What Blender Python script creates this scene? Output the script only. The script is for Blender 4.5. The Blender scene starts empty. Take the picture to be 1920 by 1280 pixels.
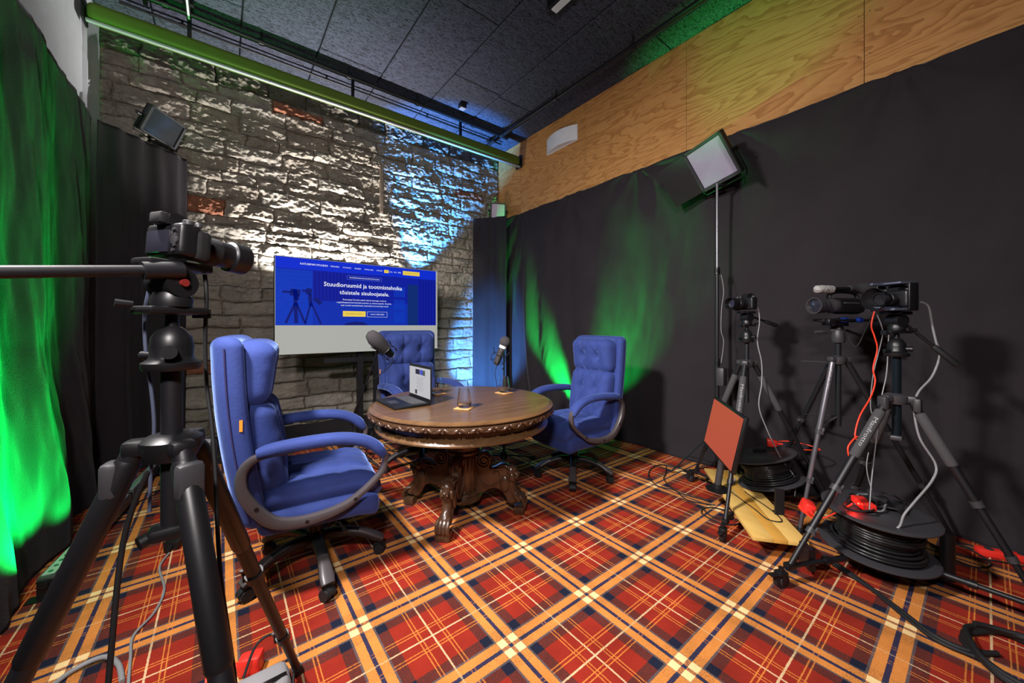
import bpy, bmesh, math, random
from mathutils import Vector, Matrix, noise
V = Vector
PI = math.pi
R = math.radians
random.seed(7)
scene = bpy.context.scene
COL = scene.collection

# ------------------------------------------------------------------ camera
YAW = math.atan2(544.0, 695.0)
cam_d = bpy.data.cameras.new('camera')
cam_d.sensor_width = 36.0
cam_d.lens = 36.0 * 695.0 / 1920.0
cam_d.shift_y = -30.0 / 1920.0
cam_d.clip_start = 0.02
cam = bpy.data.objects.new('camera', cam_d)
cam.location = (0, 0, 1.3)
cam.rotation_euler = (PI / 2, 0, -YAW)
COL.objects.link(cam)
scene.camera = cam

# ------------------------------------------------------------------ world, lights, exposure
w = bpy.data.worlds.new('world')
scene.world = w
w.use_nodes = True
w.node_tree.nodes['Background'].inputs[0].default_value = (0.5, 0.55, 0.7, 1)
w.node_tree.nodes['Background'].inputs[1].default_value = 0.006
scene.view_settings.view_transform = 'Standard'
scene.view_settings.look = 'None'
scene.view_settings.gamma = 1.0
scene.view_settings.exposure = 0.0
scene.view_settings.use_curve_mapping = False


def aim(o, target):
    d = V(target) - o.location
    o.rotation_euler = d.to_track_quat('-Z', 'Y').to_euler()


def light(name, typ, loc, target, power, color, parent=None, **kw):
    l = bpy.data.lights.new(name, typ)
    l.energy = power
    l.color = color
    for k, v in kw.items():
        setattr(l, k, v)
    o = bpy.data.objects.new(name, l)
    COL.objects.link(o)
    o.location = loc
    aim(o, target)
    if parent is not None:
        o.parent = parent
        o.matrix_parent_inverse = parent.matrix_basis.inverted()
    return o


# two studio panel lights: one high over the left curtain, one behind the photographer
light('studio_key_light', 'AREA', (-0.60, 1.45, 2.75), (2.3, 1.9, 0.4), 100, (1.0, 0.95, 0.93), shape='RECTANGLE', size=0.30, size_y=0.22, spread=R(115))
light('studio_front_light', 'AREA', (-0.45, -0.35, 2.45), (1.7, 2.9, 0.8), 85, (1.0, 0.93, 0.92), shape='RECTANGLE', size=0.30, size_y=0.22)

# ------------------------------------------------------------------ materials
MATS = {}


def nd(nt, typ, **kw):
    n = nt.nodes.new(typ)
    for k, v in kw.items():
        setattr(n, k, v)
    return n


def mat(name, col, rough=0.5, metal=0.0, bump=None, vary=None, sheen=0.0, emit=None, estr=1.0, trans=0.0, ior=1.45, coat=0.0, spec=0.5, sheen_tint=None):
    m = bpy.data.materials.new(name)
    m.use_nodes = True
    nt = m.node_tree
    b = nt.nodes['Principled BSDF']
    c4 = (col[0], col[1], col[2], 1)
    b.inputs['Base Color'].default_value = c4
    b.inputs['Roughness'].default_value = rough
    b.inputs['Metallic'].default_value = metal
    b.inputs['Specular IOR Level'].default_value = spec
    b.inputs['IOR'].default_value = ior
    if sheen:
        b.inputs['Sheen Weight'].default_value = sheen
        b.inputs['Sheen Roughness'].default_value = 0.35
        if sheen_tint:
            b.inputs['Sheen Tint'].default_value = (*sheen_tint, 1)
    if coat:
        b.inputs['Coat Weight'].default_value = coat
        b.inputs['Coat Roughness'].default_value = 0.12
    if trans:
        b.inputs['Transmission Weight'].default_value = trans
    if emit:
        b.inputs['Emission Color'].default_value = (*emit, 1)
        b.inputs['Emission Strength'].default_value = estr
    tc = nd(nt, 'ShaderNodeTexCoord')
    if vary is None and not emit and not trans:
        vary = (9.0, 0.12)
    if vary:
        sc, am = vary
        n = nd(nt, 'ShaderNodeTexNoise')
        n.inputs['Scale'].default_value = sc
        n.inputs['Detail'].default_value = 4
        nt.links.new(tc.outputs['Object'], n.inputs['Vector'])
        mx = nd(nt, 'ShaderNodeMix', data_type='RGBA')
        nt.links.new(n.outputs['Fac'], mx.inputs['Factor'])
        mx.inputs['A'].default_value = tuple(max(0, x * (1 - am)) for x in col) + (1,)
        mx.inputs['B'].default_value = tuple(min(1, x * (1 + am)) for x in col) + (1,)
        nt.links.new(mx.outputs['Result'], b.inputs['Base Color'])
    if bump:
        sc, st = bump
        n = nd(nt, 'ShaderNodeTexNoise')
        n.inputs['Scale'].default_value = sc
        n.inputs['Detail'].default_value = 5
        nt.links.new(tc.outputs['Object'], n.inputs['Vector'])
        bp = nd(nt, 'ShaderNodeBump')
        bp.inputs['Strength'].default_value = st
        bp.inputs['Distance'].default_value = 0.01
        nt.links.new(n.outputs['Fac'], bp.inputs['Height'])
        nt.links.new(bp.outputs['Normal'], b.inputs['Normal'])
    MATS[name] = m
    return m


def flat_emit(name, col, s=1.0):
    m = bpy.data.materials.new(name)
    m.use_nodes = True
    nt = m.node_tree
    b = nt.nodes['Principled BSDF']
    b.inputs['Base Color'].default_value = (0.005, 0.005, 0.005, 1)
    b.inputs['Roughness'].default_value = 0.5
    b.inputs['Specular IOR Level'].default_value = 0.1
    b.inputs['Emission Color'].default_value = (*col, 1)
    b.inputs['Emission Strength'].default_value = s
    return m


M_black = mat('black_plastic', (0.006, 0.006, 0.007), 0.4)
M_blackm = mat('black_metal', (0.007, 0.007, 0.009), 0.45, 0.0)
M_blackr = mat('black_rubber', (0.007, 0.007, 0.008), 0.65)
M_dark = mat('dark_grey_plastic', (0.035, 0.034, 0.038), 0.45)
M_foam = mat('grey_foam_sleeve', (0.055, 0.053, 0.057), 0.9, bump=(300, 0.3))
M_greym = mat('grey_metal', (0.17, 0.165, 0.18), 0.35, 0.7)
M_chrome = mat('bright_metal', (0.6, 0.6, 0.62), 0.25, 1.0)
M_frame = mat('grey_arm_plastic', (0.055, 0.047, 0.050), 0.35)
M_red = mat('red_plastic', (0.75, 0.03, 0.02), 0.4)
M_redwire = mat('red_cable_jacket', (0.8, 0.05, 0.02), 0.45)
M_orange = mat('orange_tag', (0.85, 0.27, 0.02), 0.6)
M_white = mat('white_paint', (0.72, 0.74, 0.78), 0.55)
M_greycable = mat('grey_cable_jacket', (0.22, 0.22, 0.23), 0.5)
M_velvet = mat('blue_velvet', (0.019, 0.038, 0.175), 0.85, sheen=0.55, sheen_tint=(0.3, 0.45, 1.0), bump=(70, 0.12), vary=(14, 0.22))
M_glass = mat('clear_glass', (1, 1, 1), 0.0, trans=1.0, ior=1.45)
M_lens = mat('lens_glass', (0.02, 0.02, 0.03), 0.05, coat=1.0)
M_softpanel = mat('led_diffuser', (0.30, 0.27, 0.36), 0.35)
M_darkpanel = mat('dark_led_diffuser', (0.022, 0.024, 0.028), 0.12)
M_foamball = mat('charcoal_mic_foam', (0.05, 0.045, 0.05), 1.0, bump=(200, 0.5))
M_fur = mat('grey_fur_windscreen', (0.35, 0.34, 0.33), 1.0, bump=(120, 1.0))
M_bluean = mat('blue_anodised_metal', (0.02, 0.06, 0.4), 0.3, 0.7)
M_cork = mat('cork_coaster', (0.55, 0.27, 0.1), 0.9)
M_roller = mat('green_screen_cloth', (0.085, 0.140, 0.012), 0.75)


def link(nt, a, b):
    nt.links.new(a, b)


def carpet_material():
    m = bpy.data.materials.new('tartan_carpet')
    m.use_nodes = True
    nt = m.node_tree
    b = nt.nodes['Principled BSDF']
    b.inputs['Roughness'].default_value = 0.95
    b.inputs['Specular IOR Level'].default_value = 0.15
    tc = nd(nt, 'ShaderNodeTexCoord')
    sep = nd(nt, 'ShaderNodeSeparateXYZ')
    # slight weave wobble
    link(nt, tc.outputs['Object'], sep.inputs[0])
    red = (0.27, 0.020, 0.010); brown = (0.062, 0.022, 0.018); navy = (0.010, 0.012, 0.028)
    orange = (0.62, 0.225, 0.048); thin = (0.60, 0.19, 0.035); cream = (0.66, 0.46, 0.25); greyn = (0.085, 0.08, 0.085)
    stops = [(0.0, (0.018, 0.026, 0.065), .30), (.0075, orange, .40), (.043, greyn, .14), (.051, brown, .06), (.093, red, .012),
             (.170, thin, .22), (.1745, red, .012), (.184, thin, .22), (.1885, red, .012), (.2268, cream, .20)]

    def mth(op, *ins):
        n = nd(nt, 'ShaderNodeMath', operation=op)
        for i, x in enumerate(ins):
            if isinstance(x, (int, float)):
                n.inputs[i].default_value = x
            else:
                link(nt, x, n.inputs[i])
        return n.outputs[0]

    def ramp(fac, vals):
        r = nd(nt, 'ShaderNodeValToRGB')
        r.color_ramp.interpolation = 'CONSTANT'
        els = r.color_ramp.elements
        while len(els) < len(vals):
            els.new(0.5)
        for e, (p, c) in zip(els, vals):
            e.position = p
        for e, (p, c) in zip(els, vals):
            e.position = p
            e.color = (*c, 1)
        link(nt, fac, r.inputs['Fac'])
        return r.outputs['Color']

    nz = nd(nt, 'ShaderNodeTexNoise')
    nz.inputs['Scale'].default_value = 260
    nz.inputs['Detail'].default_value = 2
    link(nt, tc.outputs['Object'], nz.inputs['Vector'])
    speck = mth('MULTIPLY', mth('SUBTRACT', nz.outputs['Fac'], 0.5), 0.006)
    cols = []
    for ax, per, off in (('X', 0.4615, 0.005), ('Y', 0.482, 0.226)):
        h = per / 2
        x = mth('ADD', mth('SUBTRACT', sep.outputs[ax], off), speck)
        t = mth('DIVIDE', mth('PINGPONG', x, h), h)
        k = h / 0.2308 * 0.2308
        c = ramp(t, [(s[0] / 0.2308, s[1]) for s in stops])
        wt = ramp(t, [(s[0] / 0.2308, (s[2],) * 3) for s in stops])
        br = ramp(t, [(0, (0, 0, 0)), (.051 / .2308, (1, 1, 1)), (.093 / .2308, (0, 0, 0))])
        og = ramp(t, [(0, (0, 0, 0)), (.0075 / .2308, (1, 1, 1)), (.043 / .2308, (0, 0, 0))])
        cols.append((c, wt, br, og))
    # speckled weave: the two yarn sets compete on a fine noise
    nz2 = nd(nt, 'ShaderNodeTexNoise')
    nz2.inputs['Scale'].default_value = 190
    nz2.inputs['Detail'].default_value = 1
    link(nt, tc.outputs['Object'], nz2.inputs['Vector'])
    s = mth('MULTIPLY_ADD', nz2.outputs['Fac'], 3.0, -0.8)
    wx = mth('MULTIPLY', cols[0][1], mth('MAXIMUM', s, 0.08))
    wy = mth('MULTIPLY', cols[1][1], mth('MAXIMUM', mth('SUBTRACT', 1.4, s), 0.08))
    f = mth('DIVIDE', wy, mth('ADD', wx, wy))
    mx = nd(nt, 'ShaderNodeMix', data_type='RGBA')
    link(nt, f, mx.inputs['Factor']); link(nt, cols[0][0], mx.inputs['A']); link(nt, cols[1][0], mx.inputs['B'])
    bb = mth('MULTIPLY', cols[0][2], cols[1][2])
    mx2 = nd(nt, 'ShaderNodeMix', data_type='RGBA')
    link(nt, bb, mx2.inputs['Factor']); link(nt, mx.outputs['Result'], mx2.inputs['A'])
    mx2.inputs['B'].default_value = (*navy, 1)
    oo = mth('MULTIPLY', cols[0][3], cols[1][3])
    mx3 = nd(nt, 'ShaderNodeMix', data_type='RGBA')
    link(nt, oo, mx3.inputs['Factor']); link(nt, mx2.outputs['Result'], mx3.inputs['A'])
    mx3.inputs['B'].default_value = (0.85, 0.60, 0.28, 1)
    # wear
    n3 = nd(nt, 'ShaderNodeTexNoise')
    n3.inputs['Scale'].default_value = 7
    n3.inputs['Detail'].default_value = 6
    link(nt, tc.outputs['Object'], n3.inputs['Vector'])
    n4 = nd(nt, 'ShaderNodeTexNoise')
    n4.inputs['Scale'].default_value = 420
    link(nt, tc.outputs['Object'], n4.inputs['Vector'])
    fac = mth('MULTIPLY', mth('MULTIPLY_ADD', n3.outputs['Fac'], 0.9, 0.55), mth('MULTIPLY_ADD', n4.outputs['Fac'], 1.6, 0.2))
    vm = nd(nt, 'ShaderNodeVectorMath', operation='SCALE')
    link(nt, mx3.outputs['Result'], vm.inputs[0]); link(nt, fac, vm.inputs['Scale'])
    link(nt, vm.outputs[0], b.inputs['Base Color'])
    bp = nd(nt, 'ShaderNodeBump')
    bp.inputs['Strength'].default_value = 0.5
    bp.inputs['Distance'].default_value = 0.006
    link(nt, n4.outputs['Fac'], bp.inputs['Height'])
    link(nt, bp.outputs['Normal'], b.inputs['Normal'])
    return m


def stone_material(name, c1, c2, c3, bump=0.7):
    m = bpy.data.materials.new(name)
    m.use_nodes = True
    nt = m.node_tree
    b = nt.nodes['Principled BSDF']
    b.inputs['Roughness'].default_value = 0.92
    b.inputs['Specular IOR Level'].default_value = 0.2
    tc = nd(nt, 'ShaderNodeTexCoord')
    n1 = nd(nt, 'ShaderNodeTexNoise'); n1.inputs['Scale'].default_value = 5; n1.inputs['Detail'].default_value = 7
    n2 = nd(nt, 'ShaderNodeTexNoise'); n2.inputs['Scale'].default_value = 28; n2.inputs['Detail'].default_value = 8; n2.inputs['Roughness'].default_value = 0.65
    n3 = nd(nt, 'ShaderNodeTexNoise'); n3.inputs['Scale'].default_value = 90; n3.inputs['Detail'].default_value = 5
    for n in (n1, n2, n3):
        link(nt, tc.outputs['Object'], n.inputs['Vector'])
    mp = nd(nt, 'ShaderNodeMapRange'); mp.inputs[1].default_value = 0.35; mp.inputs[2].default_value = 0.65
    link(nt, n1.outputs['Fac'], mp.inputs[0])
    mx = nd(nt, 'ShaderNodeMix', data_type='RGBA')
    mx.inputs['A'].default_value = (*c1, 1); mx.inputs['B'].default_value = (*c2, 1)
    link(nt, mp.outputs[0], mx.inputs['Factor'])
    oi = nd(nt, 'ShaderNodeObjectInfo')
    mx2 = nd(nt, 'ShaderNodeMix', data_type='RGBA')
    mp2 = nd(nt, 'ShaderNodeMapRange'); mp2.inputs[1].default_value = 0.0; mp2.inputs[2].default_value = 1.0; mp2.inputs[3].default_value = 0; mp2.inputs[4].default_value = 0.55
    link(nt, oi.outputs['Random'], mp2.inputs[0])
    link(nt, mp2.outputs[0], mx2.inputs['Factor'])
    link(nt, mx.outputs['Result'], mx2.inputs['A']); mx2.inputs['B'].default_value = (*c3, 1)
    mp3 = nd(nt, 'ShaderNodeMapRange'); mp3.inputs[3].default_value = 0.55; mp3.inputs[4].default_value = 1.4
    link(nt, n2.outputs['Fac'], mp3.inputs[0])
    vm = nd(nt, 'ShaderNodeVectorMath', operation='SCALE')
    link(nt, mx2.outputs['Result'], vm.inputs[0]); link(nt, mp3.outputs[0], vm.inputs['Scale'])
    link(nt, vm.outputs[0], b.inputs['Base Color'])
    ad = nd(nt, 'ShaderNodeMath', operation='MULTIPLY_ADD')
    link(nt, n3.outputs['Fac'], ad.inputs[0]); ad.inputs[1].default_value = 0.35; link(nt, n2.outputs['Fac'], ad.inputs[2])
    bp = nd(nt, 'ShaderNodeBump'); bp.inputs['Strength'].default_value = bump; bp.inputs['Distance'].default_value = 0.03
    link(nt, ad.outputs[0], bp.inputs['Height'])
    link(nt, bp.outputs['Normal'], b.inputs['Normal'])
    return m


def ceiling_material():
    m = bpy.data.materials.new('wood_wool_board')
    m.use_nodes = True
    nt = m.node_tree
    b = nt.nodes['Principled BSDF']
    b.inputs['Roughness'].default_value = 0.9
    b.inputs['Specular IOR Level'].default_value = 0.2
    tc = nd(nt, 'ShaderNodeTexCoord')
    acc = None
    for i, (sc, rot, strx) in enumerate(((34, 0.3, 2.6), (34, 1.5, 2.6), (34, 2.5, 2.6), (26, 0.9, 2.0))):
        mp = nd(nt, 'ShaderNodeMapping')
        mp.inputs['Rotation'].default_value = (0, 0, rot)
        mp.inputs['Scale'].default_value = (1.0 / strx, strx * 0.8, 1)
        mp.inputs['Location'].default_value = (i * 3.7, i * 1.9, i)
        link(nt, tc.outputs['Object'], mp.inputs['Vector'])
        n = nd(nt, 'ShaderNodeTexNoise')
        n.inputs['Scale'].default_value = sc
        n.inputs['Detail'].default_value = 2
        n.inputs['Distortion'].default_value = 0.6
        link(nt, mp.outputs[0], n.inputs['Vector'])
        s = nd(nt, 'ShaderNodeMath', operation='SUBTRACT'); link(nt, n.outputs['Fac'], s.inputs[0]); s.inputs[1].default_value = 0.5
        a = nd(nt, 'ShaderNodeMath', operation='ABSOLUTE'); link(nt, s.outputs[0], a.inputs[0])
        r = nd(nt, 'ShaderNodeMapRange'); r.inputs[1].default_value = 0.015; r.inputs[2].default_value = 0.045; r.inputs[3].default_value = 1; r.inputs[4].default_value = 0
        link(nt, a.outputs[0], r.inputs[0])
        if acc is None:
            acc = r.outputs[0]
        else:
            mxx = nd(nt, 'ShaderNodeMath', operation='MAXIMUM'); link(nt, acc, mxx.inputs[0]); link(nt, r.outputs[0], mxx.inputs[1]); acc = mxx.outputs[0]
    mx = nd(nt, 'ShaderNodeMix', data_type='RGBA')
    mx.inputs['A'].default_value = (0.012, 0.012, 0.015, 1)
    mx.inputs['B'].default_value = (0.068, 0.075, 0.11, 1)
    link(nt, acc, mx.inputs['Factor'])
    link(nt, mx.outputs['Result'], b.inputs['Base Color'])
    bp = nd(nt, 'ShaderNodeBump'); bp.inputs['Strength'].default_value = 0.5; bp.inputs['Distance'].default_value = 0.005
    link(nt, acc, bp.inputs['Height']); link(nt, bp.outputs['Normal'], b.inputs['Normal'])
    return m


def ply_material():
    m = bpy.data.materials.new('pine_plywood')
    m.use_nodes = True
    nt = m.node_tree
    b = nt.nodes['Principled BSDF']
    b.inputs['Roughness'].default_value = 0.6
    b.inputs['Specular IOR Level'].default_value = 0.3
    tc = nd(nt, 'ShaderNodeTexCoord')
    oi = nd(nt, 'ShaderNodeObjectInfo')
    ml = nd(nt, 'ShaderNodeMath', operation='MULTIPLY'); ml.inputs[1].default_value = 40
    link(nt, oi.outputs['Random'], ml.inputs[0])
    cb = nd(nt, 'ShaderNodeCombineXYZ'); link(nt, ml.outputs[0], cb.inputs[0])
    va = nd(nt, 'ShaderNodeVectorMath', operation='ADD')
    link(nt, tc.outputs['Object'], va.inputs[0]); link(nt, cb.outputs[0], va.inputs[1])
    mp = nd(nt, 'ShaderNodeMapping')
    mp.inputs['Scale'].default_value = (1, 0.55, 2.6)
    mp.inputs['Rotation'].default_value = (0.04, 0, 0)
    link(nt, va.outputs[0], mp.inputs['Vector'])
    n = nd(nt, 'ShaderNodeTexNoise'); n.inputs['Scale'].default_value = 0.9; n.inputs['Detail'].default_value = 5; n.inputs['Roughness'].default_value = 0.5; n.inputs['Distortion'].default_value = 0.4
    link(nt, mp.outputs[0], n.inputs['Vector'])
    k = nd(nt, 'ShaderNodeMath', operation='MULTIPLY'); link(nt, n.outputs['Fac'], k.inputs[0]); k.inputs[1].default_value = 20
    fr = nd(nt, 'ShaderNodeMath', operation='FRACT'); link(nt, k.outputs[0], fr.inputs[0])
    r = nd(nt, 'ShaderNodeValToRGB')
    e = r.color_ramp.elements
    e[0].position = 0.0; e[0].color = (0.52, 0.265, 0.085, 1)
    e[1].position = 0.55; e[1].color = (0.47, 0.225, 0.068, 1)
    x = e.new(0.85); x.color = (0.36, 0.155, 0.042, 1)
    x = e.new(0.93); x.color = (0.38, 0.165, 0.046, 1)
    x = e.new(1.0); x.color = (0.52, 0.265, 0.085, 1)
    link(nt, fr.outputs[0], r.inputs['Fac'])
    mp2 = nd(nt, 'ShaderNodeMapping'); mp2.inputs['Scale'].default_value = (1, 3, 60)
    link(nt, va.outputs[0], mp2.inputs['Vector'])
    n2 = nd(nt, 'ShaderNodeTexNoise'); n2.inputs['Scale'].default_value = 3; n2.inputs['Detail'].default_value = 4
    link(nt, mp2.outputs[0], n2.inputs['Vector'])
    m3 = nd(nt, 'ShaderNodeMapRange'); m3.inputs[3].default_value = 0.78; m3.inputs[4].default_value = 1.22
    link(nt, n2.outputs['Fac'], m3.inputs[0])
    vm = nd(nt, 'ShaderNodeVectorMath', operation='SCALE')
    link(nt, r.outputs['Color'], vm.inputs[0]); link(nt, m3.outputs[0], vm.inputs['Scale'])
    link(nt, vm.outputs[0], b.inputs['Base Color'])
    return m


def wood_material(name, c1, c2, rough, scale=(1, 1, 1), coat=0.0):
    m = bpy.data.materials.new(name)
    m.use_nodes = True
    nt = m.node_tree
    b = nt.nodes['Principled BSDF']
    b.inputs['Roughness'].default_value = rough
    if coat:
        b.inputs['Coat Weight'].default_value = coat
        b.inputs['Coat Roughness'].default_value = 0.18
    tc = nd(nt, 'ShaderNodeTexCoord')
    mp = nd(nt, 'ShaderNodeMapping'); mp.inputs['Scale'].default_value = scale
    link(nt, tc.outputs['Object'], mp.inputs['Vector'])
    n = nd(nt, 'ShaderNodeTexNoise'); n.inputs['Scale'].default_value = 3; n.inputs['Detail'].default_value = 8; n.inputs['Roughness'].default_value = 0.6; n.inputs['Distortion'].default_value = 0.8
    link(nt, mp.outputs[0], n.inputs['Vector'])
    r = nd(nt, 'ShaderNodeValToRGB')
    e = r.color_ramp.elements
    e[0].position = 0.3; e[0].color = (*c1, 1)
    e[1].position = 0.7; e[1].color = (*c2, 1)
    link(nt, n.outputs['Fac'], r.inputs['Fac'])
    link(nt, r.outputs['Color'], b.inputs['Base Color'])
    bp = nd(nt, 'ShaderNodeBump'); bp.inputs['Strength'].default_value = 0.12; bp.inputs['Distance'].default_value = 0.004
    link(nt, n.outputs['Fac'], bp.inputs['Height']); link(nt, bp.outputs['Normal'], b.inputs['Normal'])
    return m


M_carpet = carpet_material()
M_stone = stone_material('limestone', (0.24, 0.22, 0.195), (0.36, 0.325, 0.28), (0.27, 0.22, 0.175))
M_brick = stone_material('red_brick', (0.26, 0.10, 0.06), (0.30, 0.13, 0.08), (0.28, 0.12, 0.07))
M_mortar = stone_material('lime_mortar', (0.30, 0.235, 0.17), (0.36, 0.29, 0.21), (0.30, 0.25, 0.19), 0.6)
M_ceil = ceiling_material()
M_ply = ply_material()
M_tabletop = wood_material('polished_oak', (0.078, 0.038, 0.015), (0.15, 0.078, 0.032), 0.30, (1.2, 9, 1), 0.35)
M_carved = wood_material('dark_carved_oak', (0.036, 0.017, 0.009), (0.075, 0.036, 0.018), 0.30, (6, 6, 1.5), 0.3)
M_board1 = wood_material('pale_board_wood', (0.60, 0.36, 0.09), (0.68, 0.44, 0.13), 0.45, (6, 0.8, 6))
M_board2 = wood_material('honey_board_wood', (0.52, 0.25, 0.04), (0.60, 0.32, 0.06), 0.45, (6, 0.8, 6))
M_cloth = mat('black_stage_cloth', (0.025, 0.0215, 0.0245), 0.95, sheen=0.1, bump=(160, 0.25), vary=(3, 0.2), spec=0.1)


# ------------------------------------------------------------------ mesh helpers
class MB:
    def __init__(s):
        s.v = []
        s.f = []

    def add(s, vs, fs, M=None):
        o = len(s.v)
        if M is not None:
            vs = [M @ V(p) for p in vs]
        s.v += [tuple(p) for p in vs]
        s.f += [tuple(i + o for i in f) for f in fs]
        return s

    def box(s, c, size, M=None, rot=None):
        x, y, z = (q / 2 for q in size)
        vs = [V((sx * x, sy * y, sz * z)) for sx in (-1, 1) for sy in (-1, 1) for sz in (-1, 1)]
        if rot is not None:
            vs = [rot @ p for p in vs]
        vs = [p + V(c) for p in vs]
        fs = [(0, 1, 3, 2), (4, 6, 7, 5), (0, 4, 5, 1), (2, 3, 7, 6), (0, 2, 6, 4), (1, 5, 7, 3)]
        return s.add(vs, fs, M)

    def rbox(s, c, size, r, n=(6, 6, 6), fn=None, M=None):
        if isinstance(n, int):
            n = (n, n, n)
        h = [q / 2 for q in size]
        r = min(r, *h)
        idx = {}
        vs = []

        def tpos(i, k):  # grid with dense corners
            t = i / n[k] * 2 - 1
            return t

        def vid(i, j, k):
            key = (i, j, k)
            if key in idx:
                return idx[key]
            q = []
            inn = []
            for a, ii in enumerate((i, j, k)):
                t = ii / n[a] * 2 - 1
                # warp so corner radius gets enough cells
                ic = max(h[a] - r, 0)
                m = max(1, n[a] // 4)
                e = m * 2.0 / n[a]
                at = abs(t)
                if at > 1 - e:
                    val = ic + (at - (1 - e)) / e * r
                else:
                    val = ic * at / (1 - e)
                val = math.copysign(val, t)
                q.append(val)
                inn.append(max(-ic, min(ic, val)))
            d = V(q) - V(inn)
            L = d.length
            p = V(inn) + (d / L * r if L > 1e-9 else V((0, 0, 0)))
            if fn:
                p = fn(p)
            idx[key] = len(vs)
            vs.append(p + V(c))
            return idx[key]
        fs = []
        for a in range(3):
            b, d = (a + 1) % 3, (a + 2) % 3
            for side in (0, n[a]):
                for i in range(n[b]):
                    for j in range(n[d]):
                        quad = []
                        for (di, dj) in ((0, 0), (1, 0), (1, 1), (0, 1)):
                            t = [0, 0, 0]
                            t[a] = side
                            t[b] = i + di
                            t[d] = j + dj
                            quad.append(vid(*t))
                        if side == 0:
                            quad.reverse()
                        fs.append(quad)
        return s.add(vs, fs, M)

    def lathe(s, prof, n=24, M=None, mod=None):
        vs = []
        fs = []
        m = len(prof)
        for (r, z) in prof:
            for i in range(n):
                a = 2 * PI * i / n
                rr = r if mod is None else r * mod(a, z)
                vs.append((rr * math.cos(a), rr * math.sin(a), z))
        for k in range(m - 1):
            for i in range(n):
                j = (i + 1) % n
                fs.append((k * n + i, k * n + j, (k + 1) * n + j, (k + 1) * n + i))
        if prof[0][0] > 1e-6:
            fs.append(tuple(reversed(range(n))))
        if prof[-1][0] > 1e-6:
            fs.append(tuple((m - 1) * n + i for i in range(n)))
        return s.add(vs, fs, M)

    def tube(s, pts, r, n=8, r2=None, side=None, exp=2.0, caps=True, M=None):
        """sweep; r, r2 = half sizes along side / normal (number or list)"""
        pts = [V(p) for p in pts]
        k = len(pts)
        ra = r if isinstance(r, (list, tuple)) else [r] * k
        rb = ra if r2 is None else (r2 if isinstance(r2, (list, tuple)) else [r2] * k)
        vs = []
        prev = None
        for i, p in enumerate(pts):
            t = (pts[min(i + 1, k - 1)] - pts[max(i - 1, 0)])
            if t.length < 1e-9:
                t = V((0, 0, 1))
            t.normalize()
            if side is not None:
                sd = V(side)
            elif prev is None:
                sd = V((0, 0, 1)) if abs(t.z) < 0.9 else V((1, 0, 0))
                sd = t.cross(sd)
            else:
                sd = prev
            sd = sd - t * sd.dot(t)
            sd.normalize()
            prev = sd
            nn = t.cross(sd)
            for j in range(n):
                a = 2 * PI * j / n + PI / n
                ca, sa = math.cos(a), math.sin(a)
                if exp != 2.0:
                    ca = math.copysign(abs(ca) ** (2 / exp), ca)
                    sa = math.copysign(abs(sa) ** (2 / exp), sa)
                vs.append(p + sd * (ra[i] * ca) + nn * (rb[i] * sa))
        fs = []
        for i in range(k - 1):
            for j in range(n):
                q = (j + 1) % n
                fs.append((i * n + j, i * n + q, (i + 1) * n + q, (i + 1) * n + j))
        if caps:
            fs.append(tuple(reversed(range(n))))
            fs.append(tuple((k - 1) * n + j for j in range(n)))
        return s.add(vs, fs, M)

    def cyl(s, p0, p1, r, r2=None, n=16, M=None):
        return s.tube([p0, p1], [r, r if r2 is None else r2], n=n, M=M)

    def prism(s, poly, th, M=None, axis='y'):
        n = len(poly)
        vs = [(x, -th / 2, z) for x, z in poly] + [(x, th / 2, z) for x, z in poly]
        fs = [tuple(range(n)), tuple(reversed(range(n, 2 * n)))]
        for i in range(n):
            j = (i + 1) % n
            fs.append((i, i + n, j + n, j))
        return s.add(vs, fs, M)

    def ell(s, c, rad, n=10, M=None):
        vs = []
        fs = []
        m = max(5, n // 2 + 1)
        for k in range(m + 1):
            th = PI * k / m
            for i in range(n):
                a = 2 * PI * i / n
                vs.append((c[0] + rad[0] * math.sin(th) * math.cos(a), c[1] + rad[1] * math.sin(th) * math.sin(a), c[2] - rad[2] * math.cos(th)))
        for k in range(m):
            for i in range(n):
                j = (i + 1) % n
                fs.append((k * n + i, k * n + j, (k + 1) * n + j, (k + 1) * n + i))
        return s.add(vs, fs, M)

    def build(s, name, m, parent=None, smooth=True, angle=40, fix=True):
        me = bpy.data.meshes.new(name)
        me.from_pydata(s.v, [], s.f)
        if fix:
            bm = bmesh.new()
            bm.from_mesh(me)
            bmesh.ops.recalc_face_normals(bm, faces=bm.faces)
            bm.to_mesh(me)
            bm.free()
        if smooth:
            me.polygons.foreach_set('use_smooth', [True] * len(me.polygons))
            me.set_sharp_from_angle(angle=R(angle))
        me.materials.append(m)
        me.update()
        return obj(name, me, parent)


def obj(name, me, parent=None):
    o = bpy.data.objects.new(name, me)
    COL.objects.link(o)
    if parent is not None:
        o.parent = parent
    return o


def tag(o, label, cat, group=None):
    o['label'] = label
    o['category'] = cat
    if group:
        o['group'] = group
    return o


def struct(o):
    o['kind'] = 'structure'
    return o


def thing(name, label, cat, loc=(0, 0, 0), rotz=0.0, group=None):
    o = bpy.data.objects.new(name, None)
    o.empty_display_size = 0.05
    COL.objects.link(o)
    o.location = loc
    o.rotation_euler = (0, 0, rotz)
    return tag(o, label, cat, group)


def copy_tree(o, parent=None):
    c = o.copy()
    COL.objects.link(c)
    if parent is not None:
        c.parent = parent
    for ch in list(o.children):
        copy_tree(ch, c)
    return c


def dirM(origin, d, up=(0, 0, 1)):
    x = V(d).normalized()
    y = V(up).cross(x).normalized()
    z = x.cross(y)
    m = Matrix((x, y, z)).transposed().to_4x4()
    m.translation = V(origin)
    return m


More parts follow.
